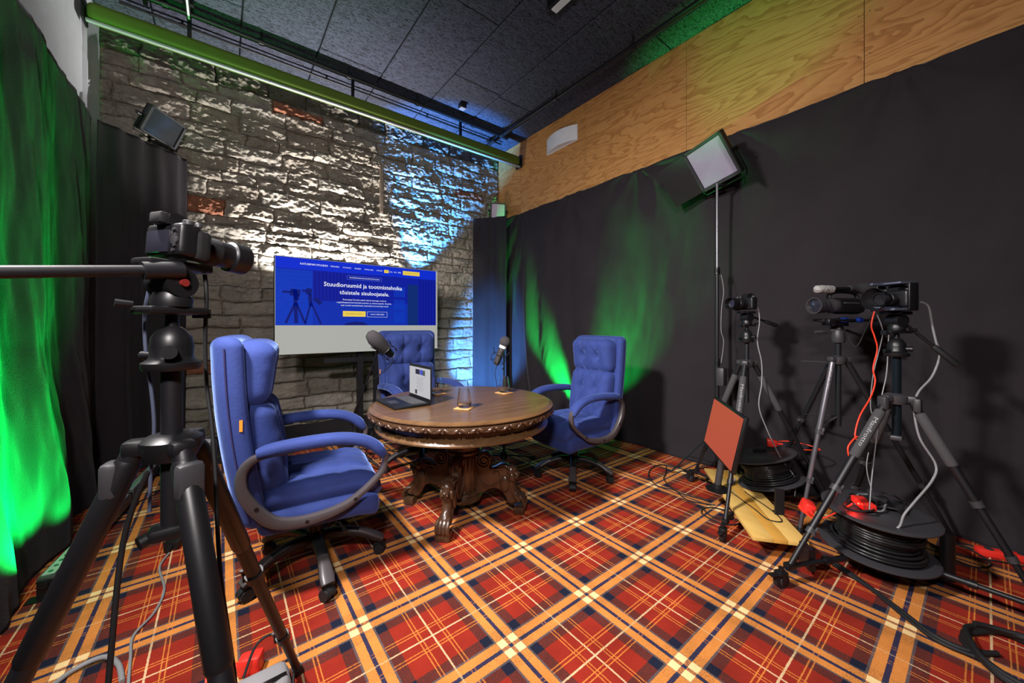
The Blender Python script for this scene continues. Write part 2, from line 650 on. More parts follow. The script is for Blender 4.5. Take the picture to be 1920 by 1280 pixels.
def cat(pts, k=8):
    pts = [V(p) for p in pts]
    out = []
    n = len(pts)
    for i in range(n - 1):
        p0 = pts[max(i - 1, 0)]; p1 = pts[i]; p2 = pts[i + 1]; p3 = pts[min(i + 2, n - 1)]
        for j in range(k):
            t = j / k
            out.append(0.5 * ((2 * p1) + (p2 - p0) * t + (2 * p0 - 5 * p1 + 4 * p2 - p3) * t * t + (3 * p1 - p0 - 3 * p2 + p3) * t ** 3))
    out.append(pts[-1])
    return out


def fbm(x, y, z=0.0, o=4):
    return noise.fractal(V((x, y, z)), 0.9, 2.0, o)


def text_mesh(body, width=None, size=0.1, bold=0.0):
    cu = bpy.data.curves.new('lettering', 'FONT')
    cu.body = body
    cu.size = size
    cu.resolution_u = 2
    cu.offset = bold
    o = bpy.data.objects.new('lettering', cu)
    me = bpy.data.meshes.new_from_object(o)
    bpy.data.objects.remove(o)
    bpy.data.curves.remove(cu)
    xs = [v.co.x for v in me.vertices]
    ys = [v.co.y for v in me.vertices]
    x0, x1, y0 = min(xs), max(xs), min(ys)
    s = 1.0 if width is None else width / (x1 - x0)
    for v in me.vertices:
        v.co.x = (v.co.x - x0) * s
        v.co.y = v.co.y * s
    return me


# ------------------------------------------------------------------ the room
XL, XR, YB, YF, ZC = -0.90, 3.65, 5.05, -2.6, 4.14

floor = struct(MB().box((1.375, 1.25, -0.05), (4.75, 7.9, 0.1)).build('floor', M_carpet, smooth=False))

# back wall: mortar bed and single stones
wb = struct(MB().box((1.375, YB + 0.13, 2.07), (4.75, 0.2, 4.14)).build('wall_back', M_mortar, smooth=False))


def make_stone(x0, x1, z0, z1, m):
    w_, h_ = x1 - x0, z1 - z0
    nx = max(6, int(w_ / 0.0105)); nz = max(5, int(h_ / 0.0105))
    tiltz = random.uniform(-0.035, 0.06) * 0.9
    tiltx = random.uniform(-0.05, 0.05)
    off = random.uniform(-0.014, 0.026)
    zc = (z0 + z1) / 2
    rough = 1.0 if zc > 1.9 else (0.38 if zc < 1.35 else 0.38 + 0.62 * (zc - 1.35) / 0.55)
    vs = []
    fs = []
    sd = random.uniform(0, 50)
    cornr = 0.03
    for j in range(nz + 1):
        for i in range(nx + 1):
            u = i / nx; q = j / nz
            x = x0 + w_ * u; z = z0 + h_ * q
            ed = min(u * w_, (1 - u) * w_, q * h_, (1 - q) * h_)
            edge = max(0.0, 1 - ed / cornr)
            # wobbling outline
            x += 0.020 * fbm(x * 5, z * 9, 21.0)
            z += 0.026 * fbm(x * 2.4, z * 5, 33.0)
            d = off + tiltz * (q - 0.5) * h_ * 4 * rough + tiltx * (u - 0.5) * w_ * 0.6
            d += rough * (0.022 * fbm(x * 3.0, z * 6, 3.0, 3) + 0.024 * fbm(x * 9, z * 19, 11.0, 3) + 0.017 * fbm(x * 24, z * 44, 5.0, 3)) + 0.004 * fbm(x * 20, z * 40, 7.0, 2)
            d -= edge * edge * (0.030 - 0.010 * rough)
            vs.append((x, YB - 0.012 - d, z))
    for j in range(nz):
        for i in range(nx):
            a = j * (nx + 1) + i
            fs.append((a, a + 1, a + nx + 2, a + nx + 1))
    # skirt back into the wall
    ring = [i for i in range(nx + 1)] + [j * (nx + 1) + nx for j in range(1, nz + 1)] + [nz * (nx + 1) + i for i in range(nx - 1, -1, -1)] + [j * (nx + 1) for j in range(nz - 1, 0, -1)]
    o = len(vs)
    for r_ in ring:
        vs.append((vs[r_][0], YB + 0.045, vs[r_][2]))
    L = len(ring)
    for i in range(L):
        j = (i + 1) % L
        fs.append((ring[j], ring[i], o + i, o + j))
    mb = MB(); mb.add(vs, fs)
    return mb.build('stone', m, wb, smooth=True, angle=60, fix=False)


z = 0.0
nst = 0
while z < ZC - 0.02:
    h_ = random.uniform(0.115, 0.20)
    if ZC - z - h_ < 0.10:
        h_ = ZC - z
    x = XL - random.uniform(0, 0.3)
    while x < XR:
        l_ = random.uniform(0.27, 0.62)
        if XR - x - l_ < 0.16:
            l_ = XR - x
        a, b_ = max(x, XL), min(x + l_, XR)
        if b_ - a > 0.06:
            zc = z + h_ / 2
            isb = (abs((a + b_) / 2 + 0.05) < 0.28 and abs(zc - 0.92) < 0.09) or random.random() < 0.015
            make_stone(a + 0.004, b_ - 0.004, z + 0.004, z + h_ - 0.004, M_brick if isb else M_stone)
            nst += 1
        x += l_
    z += h_
# old timber batten let into the wall
tag_b = MB().box((1.69, YB - 0.035, 3.13), (0.035, 0.05, 0.62)).build('timber_batten', wood_material('weathered_timber', (0.1, 0.07, 0.05), (0.2, 0.15, 0.11), 0.9), wb)

# left wall, white
wl = struct(MB().box((XL - 0.1, 1.25, 2.07), (0.2, 7.7, 4.14)).build('wall_left', M_white, smooth=False))
MB().box((XL + 0.006, 4.83, 2.07), (0.012, 0.44, 4.12)).build('wall_panel', M_white, wl, smooth=False)
MB().box((XL + 0.012, 4.585, 2.07), (0.024, 0.03, 4.12)).build('edge_profile', M_white, wl, smooth=False)
# front wall behind the photographer
struct(MB().box((1.375, YF - 0.1, 2.07), (4.75, 0.2, 4.14)).build('wall_front', mat('dark_wall_paint', (0.05, 0.05, 0.06), 0.8), smooth=False))
# right wall: plywood boards above a dark lower wall
wr = struct(MB().box((XR + 0.12, 1.25, 2.07), (0.2, 7.7, 4.14)).build('wall_right', mat('wall_behind_curtain', (0.08, 0.07, 0.06), 0.9), smooth=False))
ys = [YB, 4.44, 3.14, 1.84, 0.54, -0.76, -2.06, YF]
for a, b_ in zip(ys[:-1], ys[1:]):
    mb = MB()
    mb.box((XR + 0.01, (a + b_) / 2, 3.47), (0.018, a - b_ - 0.004, 1.34))
    pb = mb.build('plywood_board', M_ply, wr, smooth=False)
    ms = MB()
    for yy in (a - 0.03, b_ + 0.03):
        for zz in (2.98, 3.25, 3.55, 3.85, 4.08):
            ms.cyl((XR - 0.0005, yy, zz), (XR + 0.005, yy, zz), 0.004, n=6)
    ms.build('screw', M_dark, pb)

# ceiling: dark wood-wool boards
ce = struct(MB().box((1.375, 1.25, ZC + 0.08), (4.75, 7.9, 0.1)).build('ceiling', M_black, smooth=False))
xs = [-1.14, -0.50, 0.145, 0.79, 1.434, 2.077, 2.72, 3.36, 3.66]
seam = [3.3, 4.1, 3.2, 4.2, 2.85, 1.3, 3.735, 2.0]
for k in range(len(xs) - 1):
    y = seam[k]
    cuts = [y]
    while cuts[0] > YF:
        cuts.insert(0, cuts[0] - 2.4)
    while cuts[-1] < YB:
        cuts.append(cuts[-1] + 2.4)
    for a, b_ in zip(cuts[:-1], cuts[1:]):
        a, b_ = max(a, YF), min(b_, YB)
        if b_ - a < 0.1:
            continue
        x0, x1 = max(xs[k], XL) + 0.005, xs[k + 1] - 0.005
        bv = 0.008
        mb = MB()
        vs = [(x0, a + .005, ZC + .03), (x1, a + .005, ZC + .03), (x1, b_ - .005, ZC + .03), (x0, b_ - .005, ZC + .03),
              (x0, a + .005, ZC + bv), (x1, a + .005, ZC + bv), (x1, b_ - .005, ZC + bv), (x0, b_ - .005, ZC + bv),
              (x0 + bv, a + .005 + bv, ZC), (x1 - bv, a + .005 + bv, ZC), (x1 - bv, b_ - .005 - bv, ZC), (x0 + bv, b_ - .005 - bv, ZC)]
        fs = [(0, 1, 2, 3), (0, 4, 5, 1), (1, 5, 6, 2), (2, 6, 7, 3), (3, 7, 4, 0), (4, 8, 9, 5), (5, 9, 10, 6), (6, 10, 11, 7), (7, 11, 8, 4), (8, 11, 10, 9)]
        mb.add(vs, fs).build('ceiling_board', M_ceil, ce, smooth=False)


# ------------------------------------------------------------------ curtains
def curtain(name, label, pts, zt, zb, disp, res=0.02, nz=90, group=None):
    """pts: plan polyline; disp(s, t, z) -> offset along plan normal; t runs 0 top .. 1 bottom"""
    P = [V((p[0], p[1], 0)) for p in pts]
    seg = [(P[i + 1] - P[i]).length for i in range(len(P) - 1)]
    L = sum(seg)
    n = int(L / res)
    vs = []
    for i in range(n + 1):
        s_ = L * i / n
        k = 0
        q = s_
        while k < len(seg) - 1 and q > seg[k]:
            q -= seg[k]; k += 1
        d = (P[k + 1] - P[k]).normalized()
        p = P[k] + d * q
        nrm = V((-d.y, d.x, 0))
        for j in range(nz + 1):
            t = j / nz
            top = zt(s_) if callable(zt) else zt
            zz = top + (zb - top) * t
            o = disp(s_, t, zz)
            vs.append((p.x + nrm.x * o, p.y + nrm.y * o, zz))
    fs = []
    for i in range(n):
        for j in range(nz):
            a = i * (nz + 1) + j
            fs.append((a, a + 1, a + nz + 2, a + nz + 1))
    mb = MB(); mb.add(vs, fs)
    o = mb.build(name, M_cloth, None, angle=80, fix=False)
    so = o.modifiers.new('thickness', 'SOLIDIFY')
    so.thickness = 0.003
    return tag(o, label, 'curtain', group)


def right_disp(s_, t, zz):
    # s_ = 0 in the corner, growing towards the camera; positive offset = into the room (towards -X)
    y = 4.74 - s_
    s_ -= 0.3
    o = 0.0
    for yn in (4.3, 3.3, 2.35, 1.45, 0.35, -0.5):
        dy = y - yn; dz = 3.0 - zz + 0.05
        rr = math.hypot(dy, dz)
        ang = math.atan2(dy, dz)
        o += 0.018 * math.cos(ang * 9 + yn * 3) * math.exp(-rr / 0.9) * min(1, rr / 0.15)
    o += 0.045 * t * fbm(y * 1.1, zz * 0.35, 2.0, 3)
    o += 0.012 * fbm(y * 5 + zz * 1.0, zz * 1.2, 4.0, 3)
    corner = math.exp(-max(0, (s_ - 0.05)) / 0.55) * (1 if s_ > 0.1 else 0.2)
    o += corner * (0.05 * t + 0.02) * math.sin(s_ * 17 + 1.2 * math.sin(zz * 1.3) + zz * 1.4)
    o += 0.06 * math.exp(-((y - 3.1 + 0.22 * (1.6 - zz)) / 0.22) ** 2) * t
    o += 0.05 * (max(0, t - 0.93) / 0.07) ** 2 * (0.6 + 0.6 * fbm(y * 3, 0.0, 8.0, 2))
    return -o - 0.0


curtain('stage_curtain', 'long black stage curtain pinned along the plywood wall on the right', [(3.57, 4.74), (3.57, -2.2)], 3.0, 0.0, lambda s, t, z: right_disp(s, t, z), res=0.022, nz=110, group='black stage curtains')


def fold_disp(A, f, ph):
    def g(s_, t, zz):
        o = A * (0.35 + 0.65 * t) * math.sin(s_ * f + ph + 0.9 * fbm(s_ * 1.5, zz * 0.5, ph, 2))
        o += 0.35 * A * math.sin(s_ * f * 2.3 + ph * 2 + zz * 0.6)
        o += 0.010 * fbm(s_ * 6, zz * 1.5, ph + 3, 3)
        return o
    return g


curtain('stage_curtain', 'narrow black curtain across the far right corner, lit blue at the bottom', [(3.44, 4.52), (3.13, 4.99)], 2.98, 0.0, fold_disp(0.035, 15, 0.4), res=0.014, nz=90, group='black stage curtains')
curtain('stage_curtain', 'narrow black curtain across the far left corner, beside the bare stone wall', [(-0.80, 4.46), (-0.27, 4.98)], 2.98, 0.0, fold_disp(0.03, 17, 2.0), res=0.014, nz=90, group='black stage curtains')


def left_disp(s_, t, zz):
    y = -2.2 + s_
    o = 0.0
    o += 0.05 * t * fbm(y * 2.2, zz * 0.35, 5.0, 3)
    o += 0.03 * (0.3 + t) * math.sin(y * 8 + 1.3 * fbm(y, zz * 0.5, 1.0, 2))
    o += 0.016 * fbm(y * 7 + zz, zz * 1.6, 14.0, 3)
    o += 0.08 * max(0, t - 0.6) / 0.4 * max(0.0, min(1.0, (4.4 - y) / 0.4))
    return -o


curtain('stage_curtain', 'tall black curtain along the left wall, glowing green near the floor', [(-0.83, -2.2), (-0.83, 4.48)], 2.99, 0.0, left_disp, res=0.024, nz=110, group='black stage curtains')

# black cloth lying at the foot of the stone wall
mb = MB()
n1, n2 = 120, 26
for i in range(n1 + 1):
    for j in range(n2 + 1):
        x = -0.45 + 2.9 * i / n1
        e = 0.03 * fbm(x * 2, 0, 1.0, 2)
        y = 4.43 + e + (5.0 - 4.43 - e) * j / n2
        zz = 0.008 + 0.02 * abs(fbm(x * 2.5, y * 9, 2.0, 3)) + 0.03 * math.exp(-((y - 4.52) / 0.06) ** 2) + 0.12 * max(0, (y - 4.85) / 0.15) ** 2
        if j == 0:
            zz = 0.002
        mb.v.append((x, y, zz))
for i in range(n1):
    for j in range(n2):
        a = i * (n2 + 1) + j
        mb.f.append((a, a + n2 + 1, a + n2 + 2, a + 1))
fc = mb.build('floor_cloth', M_cloth, None, angle=80)
so = fc.modifiers.new('thickness', 'SOLIDIFY'); so.thickness = 0.002; so.offset = 1
tag(fc, 'rumpled black cloth lying on the floor along the stone wall', 'cloth')

# ------------------------------------------------------------------ roller screen, ceiling pipes and fittings
t = thing('roller_screen', 'green roller screen cassette spanning the room below the ceiling', 'screen', (1.37, 4.43, 3.72))
mb = MB(); mb.rbox((0, 0, 0.09), (4.44, 0.13, 0.15), 0.05, (4, 8, 8)); mb.build('cassette', M_roller, t)
MB().box((0, -0.03, 0.008), (4.44, 0.03, 0.016)).build('bottom_bar', mat('grey_aluminium_bar', (0.32, 0.33, 0.36), 0.5), t, smooth=False)
for sx in (-2.235, 2.235):
    MB().rbox((sx, 0, 0.09), (0.02, 0.15, 0.19), 0.01, 4).build('end_bracket', M_black, t)
for sx in (-1.6, -0.2, 1.2):
    MB().box((sx, 0.0, 0.27), (0.03, 0.03, 0.26)).build('ceiling_bracket', M_black, t, smooth=False)


def pipe(name, label, p0, p1, r, clips, m=M_blackm):
    t = thing(name, label, 'pipe', p0)
    d = V(p1) - V(p0)
    MB().cyl((0, 0, 0), d, r, n=14).build('tube', m, t)
    for c in clips:
        q = d * c
        mb = MB()
        mb.cyl(q - d.normalized() * 0.02, q + d.normalized() * 0.02, r * 1.35, n=14)
        mb.cyl(q + V((0, 0, r)), (q.x, q.y, ZC - p0[2]), 0.008, n=6)
        mb.build('hanger', M_black, t)
    return t


pipe('ceiling_pipe', 'black steel pipe running along the ceiling by the plywood wall', (3.17, 4.75, 4.03), (3.17, -1.5, 4.03), 0.024, (0.08, 0.25, 0.42, 0.6, 0.8))
pipe('ceiling_pipe', 'black pipe hung parallel to the green roller screen', (-0.7, 4.32, 4.04), (3.3, 4.32, 4.04), 0.022, (0.08, 0.25, 0.45, 0.65, 0.85))
pipe('ceiling_pipe', 'thin black conduit on the ceiling between pipe and green screen', (-0.7, 4.62, 4.1), (3.4, 4.62, 4.1), 0.012, (0.1, 0.4, 0.7, 0.95))
t = thing('ceiling_sensor', 'small pale square box mounted on the ceiling near the left wall', 'sensor', (0.0, 3.62, 4.14))
MB().rbox((0, 0, -0.03), (0.12, 0.10, 0.06), 0.006, 4).build('housing', M_black, t)
MB().box((0, 0, -0.0615), (0.112, 0.092, 0.005)).build('cover', M_white, t, smooth=False)  # sides black, underside white: the unlit and lit faces put into colour
t = thing('ceiling_sensor', 'small black cube fixed to the ceiling near the far right corner', 'sensor', (2.42, 4.12, 4.14))
MB().rbox((0, 0, -0.035), (0.08, 0.08, 0.07), 0.006, 4).build('housing', M_black, t)
MB().box((0, 0, -0.072), (0.07, 0.07, 0.005)).build('cover', mat('grey_cover', (0.3, 0.3, 0.32), 0.6), t, smooth=False)
t = thing('strip_lamp', 'slim pale strip fitting on the dark ceiling, cut by the top edge', 'lamp', (2.3, 2.12, 4.14))
MB().box((0, -0.2, -0.03), (0.11, 0.9, 0.06)).build('housing', M_black, t, smooth=False)
MB().box((0.01, -0.2, -0.065), (0.06, 0.86, 0.012)).build('diffuser', M_white, t, smooth=False)
# black frame bracket at the left end of the green screen
t = thing('ceiling_bracket', 'black metal arms bolted to the ceiling above the left end of the green screen', 'bracket', (-0.35, 4.05, 4.14))
for dx in (-0.16, 0.12):
    MB().box((dx, 0.1, -0.1), (0.03, 0.5, 0.045)).build('arm', M_blackm, t, smooth=False)
MB().box((-0.02, 0.18, -0.05), (0.36, 0.04, 0.06)).build('crossbar', M_blackm, t, smooth=False)
MB().box((0.12, 0.08, -0.123), (0.014, 0.46, 0.004)).build('pale_strip', M_white, t, smooth=False)

# white bowed wall uplighter on the plywood
t = thing('wall_uplighter', 'white bowed wall lamp on the plywood near the far corner', 'lamp', (XR, 3.56, 3.72))
mb = MB()
poly = [(-0.28 + 0.56 * i / 16, 0.0) for i in (0, 16)]
outer = [(-0.012 - 0.085 * math.sin(PI * i / 20) ** 0.8, -0.28 + 0.56 * i / 20) for i in range(21)]
vs = []
for hz in (0.0, 0.2):
    vs += [(x, y, hz) for x, y in outer] + [(0, 0.28, hz), (0, -0.28, hz)]
m_ = len(outer) + 2
fs = [tuple(range(m_))] + [(i, (i + 1) % m_, (i + 1) % m_ + m_, i + m_) for i in range(m_)]
mb.add(vs, fs).build('bowed_front', M_white, t, angle=50)
MB().box((-0.005, 0, 0.1), (0.01, 0.57, 0.21)).build('back_plate', M_white, t, smooth=False)

#PART2
# ------------------------------------------------------------------ executive chairs
M_piping = mat('dark_blue_piping', (0.02, 0.015, 0.08), 0.8)


def make_chair():
    t = thing('office_chair', 'blue velvet executive chair', 'chair')
    # star base
    for k in range(5):
        a = 2 * PI * k / 5
        ca, sa = math.cos(a), math.sin(a)
        prof = [(0.03, 0.155, .034, .028), (0.10, 0.160, .029, .026), (0.18, 0.150, .026, .023), (0.25, 0.128, .029, .021), (0.31, 0.098, .034, .018), (0.345, 0.078, .030, .014)]
        pts = cat([(r_ * ca, r_ * sa, z_) for r_, z_, _, _ in prof], 4)
        rr = []
        r2 = []
        m_ = len(pts)
        for i in range(m_):
            q = i / (m_ - 1) * (len(prof) - 1)
            i0 = min(int(q), len(prof) - 2); f_ = q - i0
            rr.append(prof[i0][2] * (1 - f_) + prof[i0 + 1][2] * f_)
            r2.append(prof[i0][3] * (1 - f_) + prof[i0 + 1][3] * f_)
        leg = MB().tube(pts, rr, 12, r2, side=(-sa, ca, 0), exp=3).build('base_leg', M_frame if False else M_blackm, t)
        # grey foot pad on the outer half of the leg
        sel = pts[-11:]
        MB().tube([p + V((0, 0, .0045)) for p in sel], [x * 0.97 for x in rr[-11:]], 12, [x * 0.95 for x in r2[-11:]], side=(-sa, ca, 0), exp=3).build('foot_pad', M_frame, leg)
        # twin caster
        mb = MB()
        cx, cy = 0.325 * ca, 0.325 * sa
        yaw = a + 0.7 * math.sin(k * 2.1 + 1)
        cw, sw = math.cos(yaw), math.sin(yaw)
        ax = V((-sw, cw, 0))
        c0 = V((cx, cy, 0.031))
        for sgn in (-1, 1):
            mb.cyl(c0 + ax * (0.006 * sgn), c0 + ax * (0.027 * sgn), 0.031, 0.027, n=18)
        mb.tube([c0 + V((cw, sw, 0)) * (0.036 * math.cos(b_)) + V((0, 0, 0.036 * math.sin(b_))) for b_ in [PI * (0.05 + 0.6 * i / 8) for i in range(9)]], 0.022, 6, 0.003, side=ax)
        mb.cyl(c0 + V((0, 0, 0.02)), (cx, cy, 0.085), 0.009, n=8)
        mb.build('caster', M_blackr, t)
    MB().lathe([(0.05, 0.12), (0.052, 0.15), (0.045, 0.185), (0.036, 0.19), (0.036, 0.29), (0.028, 0.292), (0.028, 0.34)], 20).build('gas_column', M_blackm, t)
    mb = MB(); mb.rbox((0.0, 0, 0.325), (0.26, 0.2, 0.06), 0.015, 4); mb.build('tilt_mechanism', M_black, t)
    MB().tube(cat([(0.05, -0.08, .32), (0.09, -0.2, .31), (0.12, -0.27, .27)], 5), [0.006] * 9 + [0.011] * 2, 8).build('lever', M_black, t)

    # seat
    def seat_fn(p):
        q = p.copy()
        f_ = max(0, (p.x - 0.12) / 0.2)
        q.z -= 0.045 * f_ * f_
        q.y *= 1 - 0.06 * max(0, -p.x / 0.3)
        return q
    mb = MB(); mb.rbox((0.02, 0, 0.385), (0.54, 0.53, 0.13), 0.045, (14, 14, 8), seat_fn); mb.build('seat_base', M_velvet, t)

    def cush_fn(p):
        q = p.copy()
        if p.z > 0:
            dome = 0.018 * (1 - (p.x / 0.28) ** 2) * (1 - (p.y / 0.27) ** 2)
            q.z += dome
            for y0 in (-0.09, 0.09):
                q.z -= 0.016 * math.exp(-((p.y - y0) / 0.018) ** 2) * (1 if p.x < 0.2 else 0.5)
                q.z -= 0.022 * math.exp(-(((p.y - y0) ** 2 + (p.x + 0.05) ** 2) / 0.0014))
            q.z -= 0.008 * math.exp(-((p.x - 0.08) / 0.02) ** 2)
            q.z += 0.003 * fbm(p.x * 22, p.y * 22, 1.0, 2)
        f_ = max(0, (p.x - 0.13) / 0.17)
        q.z -= 0.065 * f_ * f_
        q.z += 0.02 * max(0, (abs(p.y) - 0.17) / 0.1)
        return q
    mb = MB(); mb.rbox((0.03, 0, 0.475), (0.55, 0.51, 0.12), 0.055, (34, 34, 10), cush_fn); mb.build('seat_cushion', M_velvet, t)

    # backrest shell: profile x(z)
    def bx(z):
        u = (z - 0.38) / 0.86
        return -0.235 - 0.115 * u - 0.02 * math.sin(PI * u) + 0.015 * u * u

    def shell_fn(p):
        z = p.z + 0.81
        q = p.copy()
        q.x += bx(z) - 0.045
        wv = 1.0 - 0.10 * max(0, (0.55 - z) / 0.2) - 0.02 * math.sin((z - .4) * 5)
        q.y *= wv
        # wrap forward at the sides
        q.x += 0.05 * (abs(p.y) / 0.285) ** 3 * (1 if z < 1.25 else 0.5)
        q.x += 0.0015 * fbm(p.y * 12, z * 9, 3.0, 2)
        return q
    mb = MB(); mb.rbox((0, 0, 0.81), (0.11, 0.57, 0.88), 0.05, (10, 20, 34), shell_fn); mb.build('back_shell', M_velvet, t)

    def head_fn(p):
        z = p.z + 1.075
        q = p.copy()
        k = 1.0 + 0.32 * (p.z / 0.15)
        if p.x > 0:
            q.x = p.x * k
            for y0 in (-0.085, 0.085):
                q.x -= 0.040 * math.exp(-(((p.y - y0) ** 2 + (p.z - 0.0) ** 2) / 0.0011))
                q.x -= 0.016 * math.exp(-((p.y - y0) / 0.014) ** 2)
                dy = p.y - y0
                q.x -= 0.012 * math.exp(-((abs(dy) - abs(p.z) * 0.7) / 0.014) ** 2) * math.exp(-abs(p.z) / 0.12)
            q.x += 0.004 * math.sin(p.y * 90) * (abs(p.z) / 0.15) ** 3
        q.x += 0.003 * fbm(p.y * 18, p.z * 18, 2.0, 2)
        q.x += bx(z) + 0.065
        return q
    mb = MB(); mb.rbox((0, 0, 1.075), (0.17, 0.475, 0.31), 0.075, (14, 36, 26), head_fn); mb.build('headrest_cushion', M_velvet, t)

    def lum_fn(p):
        z = p.z + 0.72
        q = p.copy()
        if p.x > 0:
            q.x += 0.02 * math.cos(p.z / 0.24 * 1.5)
            for y0 in (-0.085, 0.085):
                q.x -= 0.040 * math.exp(-(((p.y - y0) ** 2 + (p.z - 0.06) ** 2) / 0.0012))
                q.x -= 0.016 * math.exp(-((p.y - y0) / 0.015) ** 2)
                dy = p.y - y0
                q.x -= 0.012 * math.exp(-((abs(dy) - abs(p.z - 0.06) * 0.55) / 0.015) ** 2) * math.exp(-abs(p.z - .06) / 0.15)
        q.x += 0.003 * fbm(p.y * 16, p.z * 16, 5.0, 2)
        q.x += bx(z) + 0.06
        return q
    mb = MB(); mb.rbox((0, 0, 0.72), (0.15, 0.47, 0.45), 0.07, (12, 36, 32), lum_fn); mb.build('backrest_cushion', M_velvet, t)
    for sg in (-1, 1):
        MB().tube([(bx(0.42 + 0.78 * i / 30) - 0.045 + 0.018, sg * 0.2835 * (1.0 - 0.10 * max(0, (0.55 - (0.42 + 0.78 * i / 30)) / 0.2) - 0.02 * math.sin((0.02 + 0.78 * i / 30) * 5)), 0.42 + 0.78 * i / 30) for i in range(31)], 0.0035, 6).build('seam_piping', M_piping, t)
    MB().box((bx(.86) + 0.012, -0.272, 0.86), (0.012, 0.022, 0.05)).build('orange_tag', M_orange, t, smooth=False)['label'] = 'small orange fabric tag'
    # arms
    for sg in (-1, 1):
        y = 0.295 * sg
        path = cat([(0.27, y, .685), (0.305, y, .635), (0.295, y, .56), (0.245, y, .505), (0.19, y, .462), (0.12, y, .418), (0.02, y, .393), (-0.09, y, .388), (-0.18, y, .412), (-0.25, y, .485), (-0.295, y, .575), (-0.298, y, .655), (-0.262, y, .705), (-0.2, y, .722), (-0.1, y, .725)], 4)
        n_ = len(path)
        hh = [0.014 + 0.012 * max(0.0, math.sin(PI * min(1, max(0, (i / n_ - 0.28) / 0.62)))) for i in range(n_)]
        fr = MB().tube(path, 0.021, 12, hh, side=(0, 1, 0), exp=4).build('arm_frame', M_frame, t)
        for (sx, sz) in ((-0.245, .495), (-0.05, .388), (0.16, .443)):
            MB().cyl((sx, y + sg * 0.015, sz), (sx, y + sg * 0.0225, sz), 0.0085, n=10).build('screw_cap', M_black, fr)
        pad = cat([(-0.245, y, .728), (-0.17, y, .742), (-0.05, y, .750), (0.08, y, .748), (0.18, y, .728), (0.25, y, .690), (0.297, y, .635)], 5)
        k_ = len(pad)
        ra = [0.041 * min(1, 0.55 + 0.45 * math.sin(PI * min(1, (i + 0.6) / 5) / 2)) * (1 if i < k_ - 4 else (0.96 - 0.09 * (i - k_ + 4))) for i in range(k_)]
        rb = [0.029 * min(1, 0.6 + 0.4 * math.sin(PI * min(1, (i + 0.6) / 4) / 2)) * (1 if i < k_ - 4 else (0.96 - 0.10 * (i - k_ + 4))) for i in range(k_)]
        MB().tube(pad, ra, 14, rb, side=(0, 1, 0), exp=2.6).build('arm_pad', M_velvet, t, angle=60)
    return t


chair = make_chair()
GRP = 'blue executive chairs around the table'


def place_chair(c, loc, face, base, label, sc=1.0):
    c.location = (loc[0], loc[1], 0)
    c.rotation_euler = (0, 0, face)
    c.scale = (sc, sc, sc)
    c['label'] = label
    c['group'] = GRP
    # the star base swivels freely under the seat
    b = base - face
    for ch in c.children:
        nm = ch.name.split('.')[0]
        if nm in ('base_leg', 'caster'):
            ch.rotation_euler = (0, 0, b)


c2 = copy_tree(chair)
c3 = copy_tree(chair)
place_chair(chair, (0.40, 2.25), R(-7), R(-91), 'nearest blue velvet executive chair, seen from the side left of the table')
place_chair(c2, (1.46, 3.23), R(-90), R(30), 'blue velvet executive chair behind the table, in front of the television')
place_chair(c3, (2.40, 2.20), R(176), R(-67), 'blue velvet executive chair right of the table against the green-lit curtain', 0.965)

# ------------------------------------------------------------------ carved round table
t = thing('round_table', 'round carved dark oak pedestal table with lion-paw feet', 'table', (1.362, 2.302, 0))
RT = 0.645
MB().lathe([(0.0, 0.742), (RT - 0.03, 0.742), (RT - 0.012, 0.747), (RT - 0.01, 0.753), (RT - 0.022, 0.759), (RT - 0.032, 0.762), (RT - 0.036, 0.7655), (RT - 0.06, 0.765), (0, 0.765)], 96).build('table_top', M_tabletop, t, angle=30)
MB().lathe([(RT - 0.055, 0.700), (RT - 0.03, 0.703), (RT - 0.016, 0.712), (RT - 0.004, 0.724), (RT - 0.006, 0.736), (RT - 0.03, 0.742), (RT - 0.06, 0.742)], 96).build('rim_moulding', M_carved, t)
mb = MB()
nb = 84
for k in range(nb):
    a = 2 * PI * k / nb
    M_ = Matrix.Rotation(a, 4, 'Z')
    sg = 1 if k % 2 else -1
    mb.ell((0, 0, 0), (0.010, 0.025, 0.011), 8, M_ @ Matrix.Translation((RT - 0.008, 0, 0.722)) @ Matrix.Rotation(0.55 * sg, 4, 'X'))
    mb.ell((0, 0, 0), (0.008, 0.009, 0.007), 6, M_ @ Matrix.Translation((RT - 0.010, 0.022, 0.713)))
mb.build('carved_leaf_edge', M_carved, t)
MB().lathe([(0.50, 0.63), (RT - 0.085, 0.632), (RT - 0.082, 0.70), (0.50, 0.70)], 80).build('apron', M_carved, t)
MB().lathe([(0.50, 0.612), (RT - 0.065, 0.612), (RT - 0.048, 0.618), (RT - 0.046, 0.628), (RT - 0.06, 0.648), (RT - 0.085, 0.66), (0.50, 0.66)], 80).build('lower_moulding', M_tabletop, t)
MB().lathe([(0.0, 0.60), (0.38, 0.60), (0.40, 0.615), (0.55, 0.62), (0.55, 0.64), (0, 0.64)], 48).build('under_frame', M_carved, t)
MB().lathe([(0.085, 0.40), (0.125, 0.405), (0.13, 0.42), (0.115, 0.435), (0.115, 0.445), (0.14, 0.455), (0.155, 0.49), (0.145, 0.53), (0.118, 0.545), (0.118, 0.555), (0.135, 0.565), (0.13, 0.59), (0.20, 0.605)], 40).build('pedestal_collar', M_carved, t)
MB().lathe([(0.098, 0.13), (0.098, 0.15), (0.108, 0.17), (0.108, 0.38), (0.098, 0.395), (0.098, 0.41)], 96, mod=lambda a, z: 1 + (0.035 * abs(math.sin(a * 12)) if 0.16 < z < 0.39 else 0)).build('fluted_column', M_carved, t)
